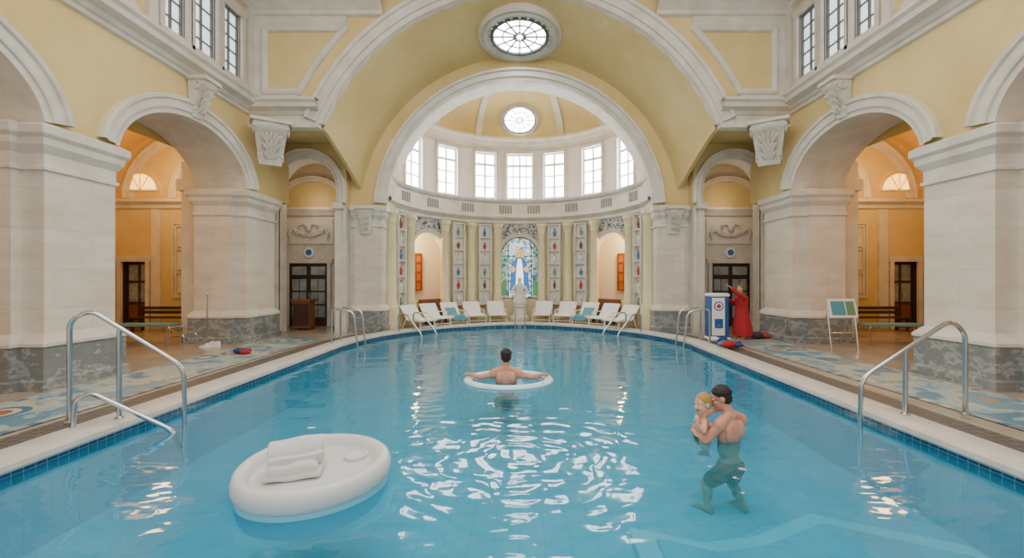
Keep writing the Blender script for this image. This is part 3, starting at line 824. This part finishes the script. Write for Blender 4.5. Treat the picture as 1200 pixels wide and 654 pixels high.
# ------------------------------------------------------------------ handrails
def rail(name, tubes, r=.026, flanges=()):
    mb = MB()
    for t in tubes: mb.tube(fillet(t, .16), r, m_steel, 12)
    for f in flanges: mb.lathe(f, [(.05, 0), (.05, .015), (.03, .03)], m_steel, 14)
    mb.build(name)
rail('pool_handrail', [
    [(-5.17, 4.9, .04), (-5.17, 4.9, 1.22), (-5.0, 4.97, 1.34), (-4.13, 5.25, .62), (-4.12, 5.25, -.55)],
    [(-4.74, 5.05, .02), (-4.74, 5.05, 1.1)],
    [(-4.98, 4.75, .03), (-4.98, 4.78, .36), (-4.85, 4.82, .42), (-4.08, 5.02, -.08), (-4.0, 5.04, -.3)]],
    flanges=[(-5.17, 4.9, .045), (-4.74, 5.05, .045)])
rail('pool_handrail', [
    [(5.43, 5.2, .04), (5.43, 5.2, 1.05), (5.25, 5.2, 1.2), (4.12, 5.15, .5), (4.1, 5.15, -.55)],
    [(4.7, 5.2, .02), (4.7, 5.2, .84)]], flanges=[(5.43, 5.2, .045), (4.7, 5.2, .045)])
for (x, y, sx) in [(-4.85, 11.0, .55), (4.9, 11.0, -.55)]:
    rail('pool_handrail', [[(x, y+k, .04), (x, y+k, .95), (x+sx, y+k+.05, .85), (x+sx*1.25, y+k+.05, -.4)] for k in (0, .55)])
for s in (-1, 1):
    rail('pool_handrail', [[(s*(3.85-k*.35), 13.55+k*.5, .04), (s*(3.85-k*.35), 13.55+k*.5, .6), (s*(3.5-k*.35), 13.2+k*.5, .6), (s*(2.95-k*.35), 12.9+k*.5, .0), (s*(2.95-k*.35), 12.9+k*.5, -.4)] for k in (0, 1)])
rail('pool_ladder', [[(x, 16.5, .03), (x, 16.5, .95), (x, 16.0, .95), (x, 15.95, -.6)] for x in (-.17, .2)], r=.028)

# ------------------------------------------------------------------ loungers
lmesh = None
for i, ph in enumerate((-72, -57, -43, -29, -14.5, 14.5, 29, 43, 57, 72)):
    if lmesh is None:
        mb = MB()
        prof = [(-.62, .28), (-.25, .31), (.12, .28), (.34, .52), (.5, .74)]
        for a, b in zip(prof, prof[1:]):
            vs = [V((x, y, z+dz)) for (y, z) in (a, b) for x in (-.31, .31) for dz in (0, .045)]
            mb.add(vs, [(0, 1, 3, 2), (4, 6, 7, 5), (0, 4, 5, 1), (2, 3, 7, 6), (0, 2, 6, 4), (1, 5, 7, 3)], m_chair)
        for s in (-1, 1):
            mb.tube(fillet([(s*.33, -.62, .29), (s*.33, .12, .29), (s*.33, .51, .77)], .08), .02, m_frame, 8)
            mb.tube([(s*.33, -.52, .29), (s*.33, -.56, 0)], .018, m_frame, 8)
            mb.tube([(s*.33, .2, .34), (s*.33, .36, 0)], .018, m_frame, 8)
            mb.tube(fillet([(s*.33, -.25, .3), (s*.35, -.22, .48), (s*.35, .28, .5)], .05), .016, m_frame, 8)
        mb.tube([(-.33, .51, .77), (.33, .51, .77)], .018, m_frame, 8)
        mb.tube([(-.33, -.54, .1), (.33, -.54, .1)], .012, m_frame, 8)
        ob = mb.build('lounge_chair'); lmesh = ob.data
    else:
        ob = bpy.data.objects.new('lounge_chair', lmesh); sc.collection.objects.link(ob)
    a = radians(ph); R_c = 3.72
    ob.location = (R_c*sin(a), 13.58+R_c*cos(a), 0); ob.rotation_euler = (0, 0, -a*.75)
for ph in (-43, 43):
    mb = MB(); a = radians(ph)
    M_ = Matrix.Translation((3.72*sin(a), 13.58+3.72*cos(a), 0)) @ Matrix.Rotation(-a*.75, 4, 'Z')
    mb.loft([[M_ @ V((x, y, z)) for x in (-.22, .22)] for y, z in ((-.67, .18), (-.64, .34), (-.25, .375), (.12, .35), (.34, .59))], m_teal, closed=False)
    mb.build('towel')

# ------------------------------------------------------------------ floating tray with towel
e = empty('floating_lounger', (-1.82, 3.74, WZ)); e.rotation_euler = (radians(2), 0, radians(12))
mb = MB(); N_ = 56
def fo(r, z, k=1): return [V((.63*r*cos(2*pi*j/N_)*(1+.05*cos(2*pi*j/N_)), .6*r*sin(2*pi*j/N_), z)) for j in range(N_)]
mb.loft([fo(.3, .12), fo(.72, .122), fo(.77, .132), fo(.8, .17), fo(.83, .215), fo(.88, .24), fo(.93, .238), fo(.975, .215), fo(1.0, .165), fo(1.0, .12), fo(.98, .08), fo(.945, .06)], m_float)
mb.loft([fo(.945, .065), fo(.955, .04), fo(.96, .0), fo(.95, -.05), fo(.91, -.13), fo(.8, -.18), fo(.4, -.19)], m_floatb, cap=False)
mb.lathe((.33, .22, .12), [(.1, 0.0), (.105, .035), (.09, .04), (.075, .012), (.02, .01)], m_float, 24)
mb.build('float_body', parent=e, ang=60)
mb = MB()
def layer(cx, cy, cz, L, W, H, rz, droop=0):
    M_ = Matrix.Translation((cx, cy, cz)) @ Matrix.Rotation(rz, 4, 'Z')
    rings = []
    for i in range(15):
        t = i/14; x = (t-.5)*L; k = min(1, .55+.45*min(t, 1-t)/.07)
        rr = []
        for j in range(24):
            a = 2*pi*j/24; sx = (1 if cos(a) > 0 else -1)*abs(cos(a))**.45; sz = (1 if sin(a) > 0 else -1)*abs(sin(a))**.7
            y = W*.5*sx; rr.append(M_ @ V((x+.008*sin(j*2.1), y, H*.5*sz*k+.006*sin(x*22+y*9)-droop*(x/L)**2)))
        rings.append(rr)
    mb.loft(rings, m_towel)
layer(-.13, .0, .16, .44, .34, .08, .08)
def spiral(cx, cy, cz, L, r0, r1, turns, th, rz, sq=1.0):
    M_ = Matrix.Translation((cx, cy, cz)) @ Matrix.Rotation(rz, 4, 'Z')
    K = int(turns*20); outl = []; inl = []
    for i in range(K+1):
        a = -2*pi*turns*i/K+.6; r = r0+(r1-r0)*i/K
        outl.append(((r+th/2)*cos(a)*1.12, (r+th/2)*sin(a)*sq)); inl.append(((r-th/2)*cos(a)*1.12, (r-th/2)*sin(a)*sq))
    loop = outl+inl[::-1]; rings = []
    for i in range(13):
        x = (i/12-.5)*L; rings.append([M_ @ V((x+.012*sin(j*.35), y+.004*sin(x*30), z+.006*sin(x*18+y*20))) for j, (y, z) in enumerate(loop)])
    mb.loft(rings, m_towel)
spiral(-.13, .03, .31, .42, .022, .118, 2.6, .032, .3, 1.0)
layer(-.12, -.11, .225, .38, .12, .08, .12)
tw = mb.build('rolled_towel', parent=e, ang=180)
rm = tw.modifiers.new('r', 'REMESH'); rm.mode = 'VOXEL'; rm.voxel_size = .006; rm.use_smooth_shade = True
sm = tw.modifiers.new('s', 'SMOOTH'); sm.iterations = 2

# ------------------------------------------------------------------ people
def remesh(ob, vs=.008, it=5):
    r = ob.modifiers.new('remesh', 'REMESH'); r.mode = 'VOXEL'; r.voxel_size = vs; r.use_smooth_shade = True
    s = ob.modifiers.new('smooth', 'SMOOTH'); s.factor = .5; s.iterations = it

def head(B, X, Hh, c, f, k, neck, skin, hairm, up=V((0, 0, 1)), long=False):
    c = V(c); f = V(f).normalized(); r = f.cross(up).normalized(); u = r.cross(f).normalized(); ax = (r, f, u)
    P = lambda a, b, d: c+r*(a*k)+f*(b*k)+u*(d*k)
    B.ellip(P(0, -.01, .03), .076*k, .096*k, .09*k, skin, ax)
    B.ellip(P(0, .022, -.04), .06*k, .07*k, .078*k, skin, ax)
    B.ellip(P(0, .062, -.095), .028*k, .026*k, .024*k, skin, ax)
    B.caps(P(0, .088, .012), P(0, .11, -.03), .009*k, .015*k, skin, 10)
    for s in (-1, 1):
        B.ellip(P(s*.077, -.005, -.005), .013*k, .022*k, .033*k, skin, ax, 10, 8)
        B.ellip(P(s*.018, .098, -.034), .01*k, .01*k, .008*k, skin, ax, 8, 6)
        B.ellip(P(s*.035, .068, -.03), .024*k, .018*k, .02*k, skin, ax, 8, 6)
        B.ellip(P(s*.03, .08, .028), .022*k, .012*k, .009*k, skin, ax, 8, 6)
        X.ellip(P(s*.031, .076, .008), .014*k, .014*k, .011*k, m_eyew, ax, 10, 8)
        X.ellip(P(s*.031, .088, .008), .006*k, .004*k, .006*k, m_eyed, ax, 8, 6)
        X.caps(P(s*.018, .092, .03), P(s*.048, .08, .031), .004*k, .003*k, hairm, 8)
    X.ellip(P(0, .09, -.062), .024*k, .01*k, .008*k, m_lips, ax, 12, 8)
    B.caps(P(0, -.015, -.06), neck, .052*k, .058*k, skin)
    Hh.ellip(P(0, -.018, .044), .081*k, .096*k, .085*k, hairm, ax, 24, 16)
    Hh.ellip(P(0, -.042, .0), .074*k, .066*k, .078*k, hairm, ax, 24, 16)
    for i in range(44):
        a = random.uniform(0, 2*pi); b = random.uniform(.1, 1.35)
        d = V((cos(a)*cos(b)*.077, sin(a)*cos(b)*.09-.02, sin(b)*.082+.044))
        Hh.caps(P(*d), P(d.x*1.05+.008, d.y*1.03-.01, d.z-.006), .011*k, .007*k, hairm, 6)
    if long: Hh.ellip(P(0, -.06, -.08), .07*k, .05*k, .13*k, hairm, ax)

def hand(B, w, d, n, k, skin, ts=1, curl=.5):
    w = V(w); d = V(d).normalized(); n = V(n); n = (n-d*n.dot(d)).normalized(); s = d.cross(n)*ts
    B.ellip(w+d*.045*k, .04*k, .016*k, .055*k, skin, (s, n, d), 14, 8)
    for i, L in enumerate((.07, .078, .072, .056)):
        b = w+d*.088*k+s*((.03-.02*i)*k)+d*(-.004*abs(i-1)*k)
        dd = (d+s*(.12-.08*i)).normalized()
        p1 = b+(dd*cos(curl*.6)+n*sin(curl*.6))*L*.45*k
        p2 = p1+(dd*cos(curl*1.3)+n*sin(curl*1.3))*L*.32*k
        p3 = p2+(dd*cos(curl*1.9)+n*sin(curl*1.9))*L*.23*k
        B.caps(b-d*.02*k, p1, .0105*k, .0095*k, skin, 8); B.caps(p1, p2, .0095*k, .009*k, skin, 8); B.caps(p2, p3, .009*k, .0075*k, skin, 8)
    t0 = w+d*.025*k+s*.03*k; t1 = t0+(s*.75+d*.6+n*.2)*.04*k; t2 = t1+(s*.35+d*.85+n*.3)*.032*k
    B.caps(t0, t1, .014*k, .011*k, skin, 8); B.caps(t1, t2, .011*k, .0085*k, skin, 8)

def foot(B, a, d, k, skin):
    a = V(a); d = V(d).normalized(); s = d.cross(V((0, 0, 1)))
    B.caps(a+V((0, 0, -.02*k))-d*.03*k, a+d*.13*k+V((0, 0, -.045*k)), .035*k, .028*k, skin)
    B.caps(a-d*.035*k+V((0, 0, -.03*k)), a-d*.02*k, .032*k, .035*k, skin)
    for i in range(5):
        q = a+d*(.14-.008*i)*k+s*((i-2)*.017*k)+V((0, 0, -.055*k)); B.caps(q, q+d*.035*k, .012*k, .01*k, skin, 8)

PZ = -.15
e = empty('swimmer', (-.24, 7.5, PZ)); B = MB(); X = MB(); H = MB(); S_ = m_skin; k = 1.15
head(B, X, H, (0, .03, .475), (-.05, 1, -.05), 1.2, V((0, 0, .27)), S_, m_hairD)
B.ellip((0, .02, .1), .2, .125, .2, S_); B.ellip((0, .03, -.1), .165, .115, .2, S_); B.ellip((0, .06, -.33), .18, .13, .14, S_)
for s in (-1, 1):
    B.caps((s*.03, 0, .29), (s*.2, 0, .21), .055, .07, S_)
    B.ellip((s*.1, -.055, .12), .075, .06, .11, S_)
    B.ellip((s*.225, .0, .185), .075, .075, .08, S_)
    B.caps((s*.23, 0, .17), (s*.45, .02, .12), .06, .046, S_)
    B.caps((s*.45, .02, .12), (s*.66, .16, .14), .046, .031, S_)
    B.ellip((s*.52, .06, .125), .06, .05, .045, S_)
    hand(B, (s*.66, .16, .14), (s*.5, .85, -.05), (0, 0, -1), k, S_, ts=-s if s > 0 else 1, curl=.5)
    B.caps((s*.1, .08, -.36), (s*.16, .48, -.42), .095, .065, S_)
    B.caps((s*.16, .48, -.42), (s*.14, .8, -.6), .06, .038, S_)
    foot(B, (s*.14, .8, -.6), (0, 1, .3), k, S_)
ob = B.build('body', parent=e); remesh(ob)
X.build('face', parent=e); ob = H.build('hair', parent=e); remesh(ob, .007, 1)
W_ = MB(); W_.ellip((0, .06, -.34), .192, .145, .14, m_trunks)
for s in (-1, 1): W_.caps((s*.1, .09, -.36), (s*.14, .32, -.4), .11, .095, m_trunks)
ob = W_.build('swim_trunks', parent=e); remesh(ob, .012, 3)
mb = MB(); rings = []
for i in range(64):
    a = 2*pi*i/64
    rings.append([V(((.72+.08*cos(2*pi*j/16))*cos(a), (.6+.08*cos(2*pi*j/16))*sin(a), .05*sin(2*pi*j/16))) for j in range(16)])
rings.append(rings[0]); mb.loft(rings, m_ring, cap=False)
mb.lathe((.6, -.42, .03), [(.018, 0), (.018, .03), (.01, .04)], m_wht, 10)
mb.build('inflatable_ring', loc=(-.2, 7.62, WZ+.01))

F_ = V((-.5, .866, 0)); R_v = V((.866, .5, 0)); Z = V((0, 0, 1))
def Q(r, f, u): return R_v*r+F_*f+Z*u
e = empty('man', (2.37, 4.8, PZ)); B = MB(); X = MB(); H = MB(); ax = (R_v, F_, Z)
hf = V((-.9, .25, -.22)); k = 1.12
head(B, X, H, Q(-.05, .085, .5), hf, 1.13, Q(0, .0, .31), S_, m_hairD)
B.ellip(Q(0, .02, .14), .175, .115, .19, S_, ax); B.ellip(Q(0, .02, -.04), .15, .105, .17, S_, ax); B.ellip(Q(0, 0, -.24), .16, .125, .12, S_, ax)
for s in (-1, 1):
    B.caps(Q(s*.03, 0, .33), Q(s*.17, 0, .255), .05, .062, S_)
    B.ellip(Q(s*.195, .0, .235), .068, .068, .075, S_)
    B.ellip(Q(s*.085, -.05, .15), .072, .052, .11, S_, ax)
B.caps(Q(-.09, .0, -.28), Q(-.2, .17, -.47), .085, .06, S_); B.caps(Q(-.2, .17, -.47), Q(-.26, .1, -.68), .056, .036, S_); B.ellip(Q(-.225, .12, -.55), .05, .055, .08, S_)
foot(B, Q(-.26, .1, -.68), F_, 1.1, S_)
B.caps(Q(.09, .0, -.28), Q(.12, .07, -.49), .088, .06, S_); B.caps(Q(.12, .07, -.49), Q(.11, -.08, -.68), .056, .036, S_); B.ellip(Q(.115, .0, -.57), .05, .055, .08, S_)
foot(B, Q(.11, -.08, -.68), Q(.3, .9, 0), 1.1, S_)
B.caps(Q(-.2, 0, .23), Q(-.29, .1, .05), .057, .045, S_); B.caps(Q(-.29, .1, .05), Q(-.22, .32, .08), .045, .031, S_)
hand(B, Q(-.22, .32, .08), Q(.8, .4, .1), Q(0, -1, .2), k, S_, 1, .9)
B.caps(Q(.2, 0, .23), Q(.25, .17, .04), .057, .045, S_); B.caps(Q(.25, .17, .04), Q(.03, .33, .1), .045, .031, S_)
hand(B, Q(.03, .33, .1), Q(-.9, .1, .1), Q(0, -1, .1), k, S_, -1, .9)
ob = B.build('body', parent=e); remesh(ob); X.build('face', parent=e)
ob = H.build('hair', parent=e); remesh(ob, .007, 1)
W_ = MB(); W_.ellip(Q(0, 0, -.26), .175, .14, .125, m_trunks, ax)
W_.caps(Q(-.09, .0, -.29), Q(-.17, .12, -.42), .1, .088, m_trunks); W_.caps(Q(.09, .0, -.29), Q(.115, .055, -.43), .102, .09, m_trunks)
ob = W_.build('swim_trunks', parent=e); remesh(ob, .012, 3)

e = empty('toddler', (2.37, 4.8, PZ)); B = MB(); X = MB(); H = MB(); S2 = m_skin2
head(B, X, H, Q(-.25, .17, .44), (-.8, -.35, -.05), .98, Q(-.23, .19, .31), S2, m_hairB)
B.ellip(Q(-.22, .2, .18), .085, .075, .13, S2, ax); B.ellip(Q(-.22, .2, .06), .085, .08, .09, S2, ax)
B.caps(Q(-.28, .13, .26), Q(-.36, .07, .18), .035, .028, S2); B.caps(Q(-.36, .07, .18), Q(-.41, .12, .25), .028, .02, S2)
hand(B, Q(-.41, .12, .25), Q(-.1, .1, 1), Q(1, 0, 0), .65, S2, 1, .6)
B.caps(Q(-.17, .22, .27), Q(-.1, .17, .33), .035, .028, S2); B.caps(Q(-.1, .17, .33), Q(.02, .1, .36), .028, .02, S2)
hand(B, Q(.02, .1, .36), Q(1, -.6, 0), Q(0, 0, -1), .65, S2, 1, .5)
B.caps(Q(-.26, .16, .03), Q(-.3, .1, -.03), .052, .04, S2); B.caps(Q(-.3, .1, -.03), Q(-.2, .16, -.12), .04, .025, S2); foot(B, Q(-.2, .16, -.12), Q(-.3, .6, 0), .6, S2)
B.caps(Q(-.16, .22, .02), Q(-.05, .26, -.02), .052, .04, S2); B.caps(Q(-.05, .26, -.02), Q(-.04, .27, -.18), .04, .025, S2); foot(B, Q(-.04, .27, -.18), Q(0, 1, 0), .6, S2)
ob = B.build('body', parent=e); remesh(ob, .007, 4); X.build('face', parent=e)
ob = H.build('hair', parent=e); remesh(ob, .007, 1)
W_ = MB(); W_.ellip(Q(-.22, .2, .03), .095, .09, .08, m_trunks, ax); ob = W_.build('swim_diaper', parent=e); remesh(ob, .01, 2)

e = empty('woman', (6.24, 12.0, 0)); B = MB(); X = MB(); H = MB()
head(B, X, H, (-.04, -.02, 1.42), (-1, -.25, .15), .92, V((0, 0, 1.25)), S_, m_woodL, long=True)
C = MB()
C.loft([[V((r*1.05*cos(2*pi*j/24)*(1+.05*sin(j*2.5)*q)+ox, r*.85*sin(2*pi*j/24)*(1+.05*sin(j*2.5)*q), z)) for j in range(24)] for r, z, q, ox in ((.25, .1, 1.6, .03), (.24, .3, 1.4, .02), (.2, .6, 1, .01), (.16, .9, .4, 0), (.17, 1.05, 0, 0), (.18, 1.15, 0, 0), (.14, 1.24, 0, 0))], m_red)
for s in (-1, 1): C.caps((0, s*.1, 1.2), (0, s*.16, 1.18), .06, .06, m_red)
C.caps((0, -.16, 1.18), (-.2, -.2, 1.28), .06, .055, m_red); C.caps((-.2, -.2, 1.28), (-.33, -.17, 1.42), .055, .06, m_red)
C.caps((0, .16, 1.18), (-.16, .2, 1.02), .06, .055, m_red); C.caps((-.16, .2, 1.02), (-.34, .1, 1.1), .055, .06, m_red)
C.caps((-.12, -.16, 1.22), (-.1, -.17, .95), .05, .03, m_red)
ob = C.build('robe', parent=e); remesh(ob, .014, 3)
B.caps((-.3, -.17, 1.4), (-.38, -.15, 1.47), .03, .024, S_); hand(B, (-.38, -.15, 1.47), (-.6, .2, .5), (-.5, 0, -1), 1, S_, 1, .6)
B.caps((-.3, .12, 1.09), (-.36, .08, 1.12), .03, .024, S_); hand(B, (-.36, .08, 1.12), (-1, 0, .1), (0, 0, -1), 1, S_, -1, .5)
for s in (-1, 1):
    B.caps((0, s*.07, .4), (.0, s*.07, .07), .045, .032, S_); foot(B, (0, s*.07, .07), (-1, 0, 0), .95, S_)
ob = B.build('body', parent=e); remesh(ob, .008, 4); X.build('face', parent=e); ob = H.build('hair', parent=e); remesh(ob, .01, 2)

# --- kiosk
mb = MB()
def rb(x0, x1, y0, y1, z0, z1, m, b=.03):
    rr = [[V((x0+b+o, y0+o, z)), V((x1-b-o, y0+o, z)), V((x1-o, y0+b+o, z)), V((x1-o, y1-b-o, z)), V((x1-b-o, y1-o, z)), V((x0+b+o, y1-o, z)), V((x0+o, y1-b-o, z)), V((x0+o, y0+b+o, z))] for o, z in ((b, z0), (0, z0+b), (0, z1-b), (b, z1))]
    mb.loft(rr, m)
rb(5.3, 5.8, 11.8, 12.2, .05, 1.28, m_blue); rb(5.27, 5.83, 11.77, 12.23, 0, .08, m_wht, .02); rb(5.28, 5.82, 11.78, 12.22, 1.2, 1.3, m_wht)
mb.box(5.32, 5.66, 11.77, 11.81, .14, 1.18, m_wht)
for r, y, m in ((.13, 11.765, m_blue), (.1, 11.76, m_wht), (.06, 11.755, m_red2)):
    mb.add([V((5.49+r*cos(2*pi*j/24), y, .95+r*sin(2*pi*j/24))) for j in range(24)], [tuple(range(24))], m)
mb.box(5.38, 5.6, 11.75, 11.77, .35, .6, m_blue); mb.box(5.42, 5.56, 11.73, 11.75, .4, .44, m_steel)
mb.build('vending_kiosk')

for sg in (-1, 1):
    mb = MB(); cx = sg*7.62; Y = 15.46
    mb.box(cx-.68, cx+.68, Y-.03, Y+.03, 0, 2.25, m_dark)
    for x in (-.68, -.02, .62): mb.box(cx+x, cx+x+.06, Y-.08, Y, 0, 2.25, m_wood)
    for z0, z1 in ((2.19, 2.27), (1.75, 1.81)): mb.box(cx-.68, cx+.68, Y-.075, Y, z0, z1, m_wood)
    mb.box(cx-.68, cx+.68, Y-.06, Y, 0, .25, m_wood)
    for x in (-.6, .07):
        for j in range(3):
            for q in range(2): mb.box(cx+x+q*.27, cx+x+q*.27+.24, Y-.045, Y-.03, .32+j*.48, .74+j*.48, m_glassd)
        mb.box(cx+x, cx+x+.52, Y-.045, Y-.03, 1.85, 2.15, m_glassd)
    mb.tube([(cx+.05, Y-.12, .95), (cx+.05, Y-.12, 1.2)], .012, m_steel, 8)
    for q in ((-.8, -.68, 0, 2.27), (.68, .8, 0, 2.27), (-.86, .86, 2.27, 2.42)): mb.box(cx+q[0], cx+q[1], Y-.1, Y+.03, q[2], q[3], m_cream)
    mb.build('door_%d' % dn, smooth=False); dn += 1
    mb = MB()
    mb.lathe((0, 0, 0), [(.19, 0), (.19, .03), (.14, .04), (.02, .04)], m_wht, 28)
    mb.lathe((0, 0, 0.041), [(.11, 0), (.11, .004), (.01, .005)], m_blue2, 24)
    mb.build('round_sign', loc=(sg*7.62, 15.45, 2.66), rot=(pi/2, 0, 0))
    mb = MB()
    c = V((sg*7.62, 15.44, 3.4))
    mb.box(c.x-.85, c.x+.85, 15.46, 15.5, 2.98, 3.88, m_white)
    for i in range(29):
        t = i/28*2-1; z = -.22*(1-t*t)+.1
        for q in range(3):
            mb.ellip(c+V((t*.62, -.03+.02*random.random(), z+random.uniform(-.05, .05))), .05, .045, .05, m_cream, nu=8, nv=6)
    for s in (-1, 1):
        mb.tube([c+V((s*.62, -.04, .12)), c+V((s*.7, -.05, -.05)), c+V((s*.66, -.03, -.3))], [.06, .07, .015], m_cream, 8)
        mb.tube([c+V((0, -.04, .1)), c+V((s*.15, -.05, .28)), c+V((s*.35, -.04, .22)), c+V((s*.3, -.03, .12))], .035, m_cream, 8)
    mb.ellip(c+V((0, -.05, .12)), .1, .07, .13, m_cream)
    mb.build('carved_swag')
mb = MB()
mb.box(-7.55, -7.0, 14.2, 14.6, .06, .95, m_woodL); mb.box(-7.6, -6.95, 14.15, 14.65, .95, 1.02, m_woodL)
for x in (-7.53, -7.06):
    for y in (14.22, 14.54): mb.box(x, x+.05, y, y+.05, 0, .1, m_wood)
for x in (-7.52, -7.26): mb.box(x, x+.24, 14.18, 14.2, .15, .88, m_wood)
mb.build('wooden_cabinet', smooth=False)

def bench(loc, rz, L=1.7, m=m_wood):
    mb = MB()
    for i in range(4): mb.box(-L/2, L/2, -.2+i*.11, -.11+i*.11, .43, .47, m)
    for i in range(2): mb.box(-L/2, L/2, .24, .27, .55+i*.14, .65+i*.14, m)
    for x in (-L/2+.08, L/2-.14):
        mb.box(x, x+.06, -.19, -.13, 0, .43, m); mb.box(x, x+.06, .2, .26, 0, .8, m); mb.box(x, x+.06, -.19, .26, .36, .42, m)
    mb.build('wooden_bench', loc=loc, rot=(0, 0, rz), smooth=False)
bench((-11.5, 13.9, 0), 0, 2.2); bench((11.5, 13.9, 0), 0, 2.2)
bench((-12.9, 10.5, 0), pi/2, 1.8); bench((12.9, 10.5, 0), -pi/2, 1.8)
for sg in (-1, 1):
    mb = MB(); x0 = sg*9.7
    for dy in (0, .4):
        mb.tube(fillet([(x0-.75, 10.9+dy, 0), (x0-.75, 10.9+dy, .5), (x0+.75, 10.9+dy, .5), (x0+.75, 10.9+dy, 0)], .08), .018, m_steel, 8)
    mb.box(x0-.75, x0+.75, 10.88, 11.32, .5, .54, m_teal)
    for dx in (-.75, .75): mb.tube([(x0+dx, 10.9, .2), (x0+dx, 11.3, .2)], .014, m_steel, 8)
    mb.build('towel_table')
mb = MB()
mb.tube(fillet([(7.45, 10.2, 0), (7.45, 10.35, 1.05), (8.1, 10.35, 1.05), (8.1, 10.2, 0)], .05), .018, m_steel, 8)
for x in (7.5, 8.05): mb.tube([(x, 10.35, 1.0), (x, 10.75, 0)], .016, m_steel, 8)
mb.tube([(7.47, 10.27, .4), (8.08, 10.27, .4)], .014, m_steel, 8)
M_ = Matrix.Translation((7.78, 10.3, .98)) @ Matrix.Rotation(radians(-15), 4, 'X')
mb.box(-.33, .33, -.03, 0, -.22, .24, m_wht, M_); mb.box(-.28, .05, -.036, -.03, -.16, .18, m_teal, M_); mb.box(.08, .28, -.036, -.03, -.16, .18, m_green2, M_)
mb.build('sign_easel')
mb = MB()          # slim standing pole on a weighted base
mb.tube([(-7.8, 10.65, .04), (-7.8, 10.65, 1.3)], .016, m_steel, 8); mb.lathe((-7.8, 10.65, 0), [(.17, 0), (.17, .03), (.05, .06), (.03, .1)], m_wht, 18)
mb.ellip((-7.8, 10.65, 1.32), .03, .03, .03, m_steel, nu=8, nv=6); mb.box(-7.7, -7.5, 10.58, 10.7, 0, .14, m_wht)
mb.build('barrier_pole')
mb = MB()
for y in (10.1, 10.5): mb.tube(fillet([(-8.35, y, 0), (-8.35, y, .55), (-7.95, y, .35), (-7.95, y, 0)], .06), .015, m_steel, 8)
for z, x in ((.54, -8.33), (.4, -8.05)): mb.tube([(x, 10.1, z), (x, 10.5, z)], .014, m_steel, 8)
mb.build('towel_rack')
def pile(name, loc, cols, s=1):
    mb = MB()
    for i, m in enumerate(cols):
        a = i*2.1; mb.ellip((.16*s*cos(a), .12*s*sin(a), .06*s+.015*i), .17*s, .12*s, .06*s+.015*i, m, nu=14, nv=8)
        mb.caps((.16*s*cos(a)-.1*s, .12*s*sin(a), .1*s), (.16*s*cos(a)+.1*s, .12*s*sin(a)+.05, .11*s), .03*s, .04*s, m, 8)
    mb.build(name, loc=loc)
pile('swim_bag', (5.1, 10.35, .04), [m_bluebag, m_blue2, m_red]); pile('swim_bag', (5.2, 11.2, .04), [m_bluebag, m_wht], .9)
pile('clothes_pile', (-6.3, 9.6, .01), [m_red, m_bluebag], .8); pile('clothes_pile', (6.8, 12.2, .01), [m_red2, m_woodL, m_dark], 1.1)

# ------------------------------------------------------------------ lights
def area(name, loc, rot, sx, sy, p, col=(1, 1, 1)):
    l = bpy.data.lights.new(name, 'AREA'); l.shape = 'RECTANGLE'; l.size = sx; l.size_y = sy; l.energy = p; l.color = col
    o = bpy.data.objects.new(name, l); o.location = loc; o.rotation_euler = rot; sc.collection.objects.link(o); return o
def point(name, loc, p, col, r=.2):
    l = bpy.data.lights.new(name, 'POINT'); l.energy = p; l.color = col; l.shadow_soft_size = r
    o = bpy.data.objects.new(name, l); o.location = loc; sc.collection.objects.link(o)
area('overhead_fill_lamp', (0, 4, 10.3), (0, 0, 0), 9, 9.5, 950, (1, .965, .91))  # added fill light at the ceiling opening, out of view
area('rear_fill_lamp', (0, -2.3, 5.5), (radians(90), 0, 0), 13, 7, 260, (1, .95, .88))  # added fill from behind the camera, no window modelled there
for sg in (-1, 1):
    for y in (4.6, 9.5, 13.3): point('aisle_lamp', (sg*11.3, y, 5.0), 120, (1, .62, .25), .3)
    point('chamber_lamp', (sg*7.2, 14.7, 4.4), 16, (1, .8, .55), .2)
    a = radians(sg*53); point('ambulatory_lamp', (5.4*sin(a), ACY+5.4*cos(a), 3.4), 150, (1, .8, .45), .2)
w = bpy.data.worlds.new('world'); sc.world = w; w.use_nodes = True
bg = w.node_tree.nodes['Background']; bg.inputs[0].default_value = (1, .985, .96, 1); bg.inputs[1].default_value = .7

cam = bpy.data.cameras.new('camera'); cam.sensor_width = 36; cam.lens = 15.0; cam.shift_x = -.0075; cam.clip_start = .05
co = bpy.data.objects.new('camera', cam); co.location = (0, 0, 1.7); co.rotation_euler = (radians(90), 0, 0)
sc.collection.objects.link(co); sc.camera = co
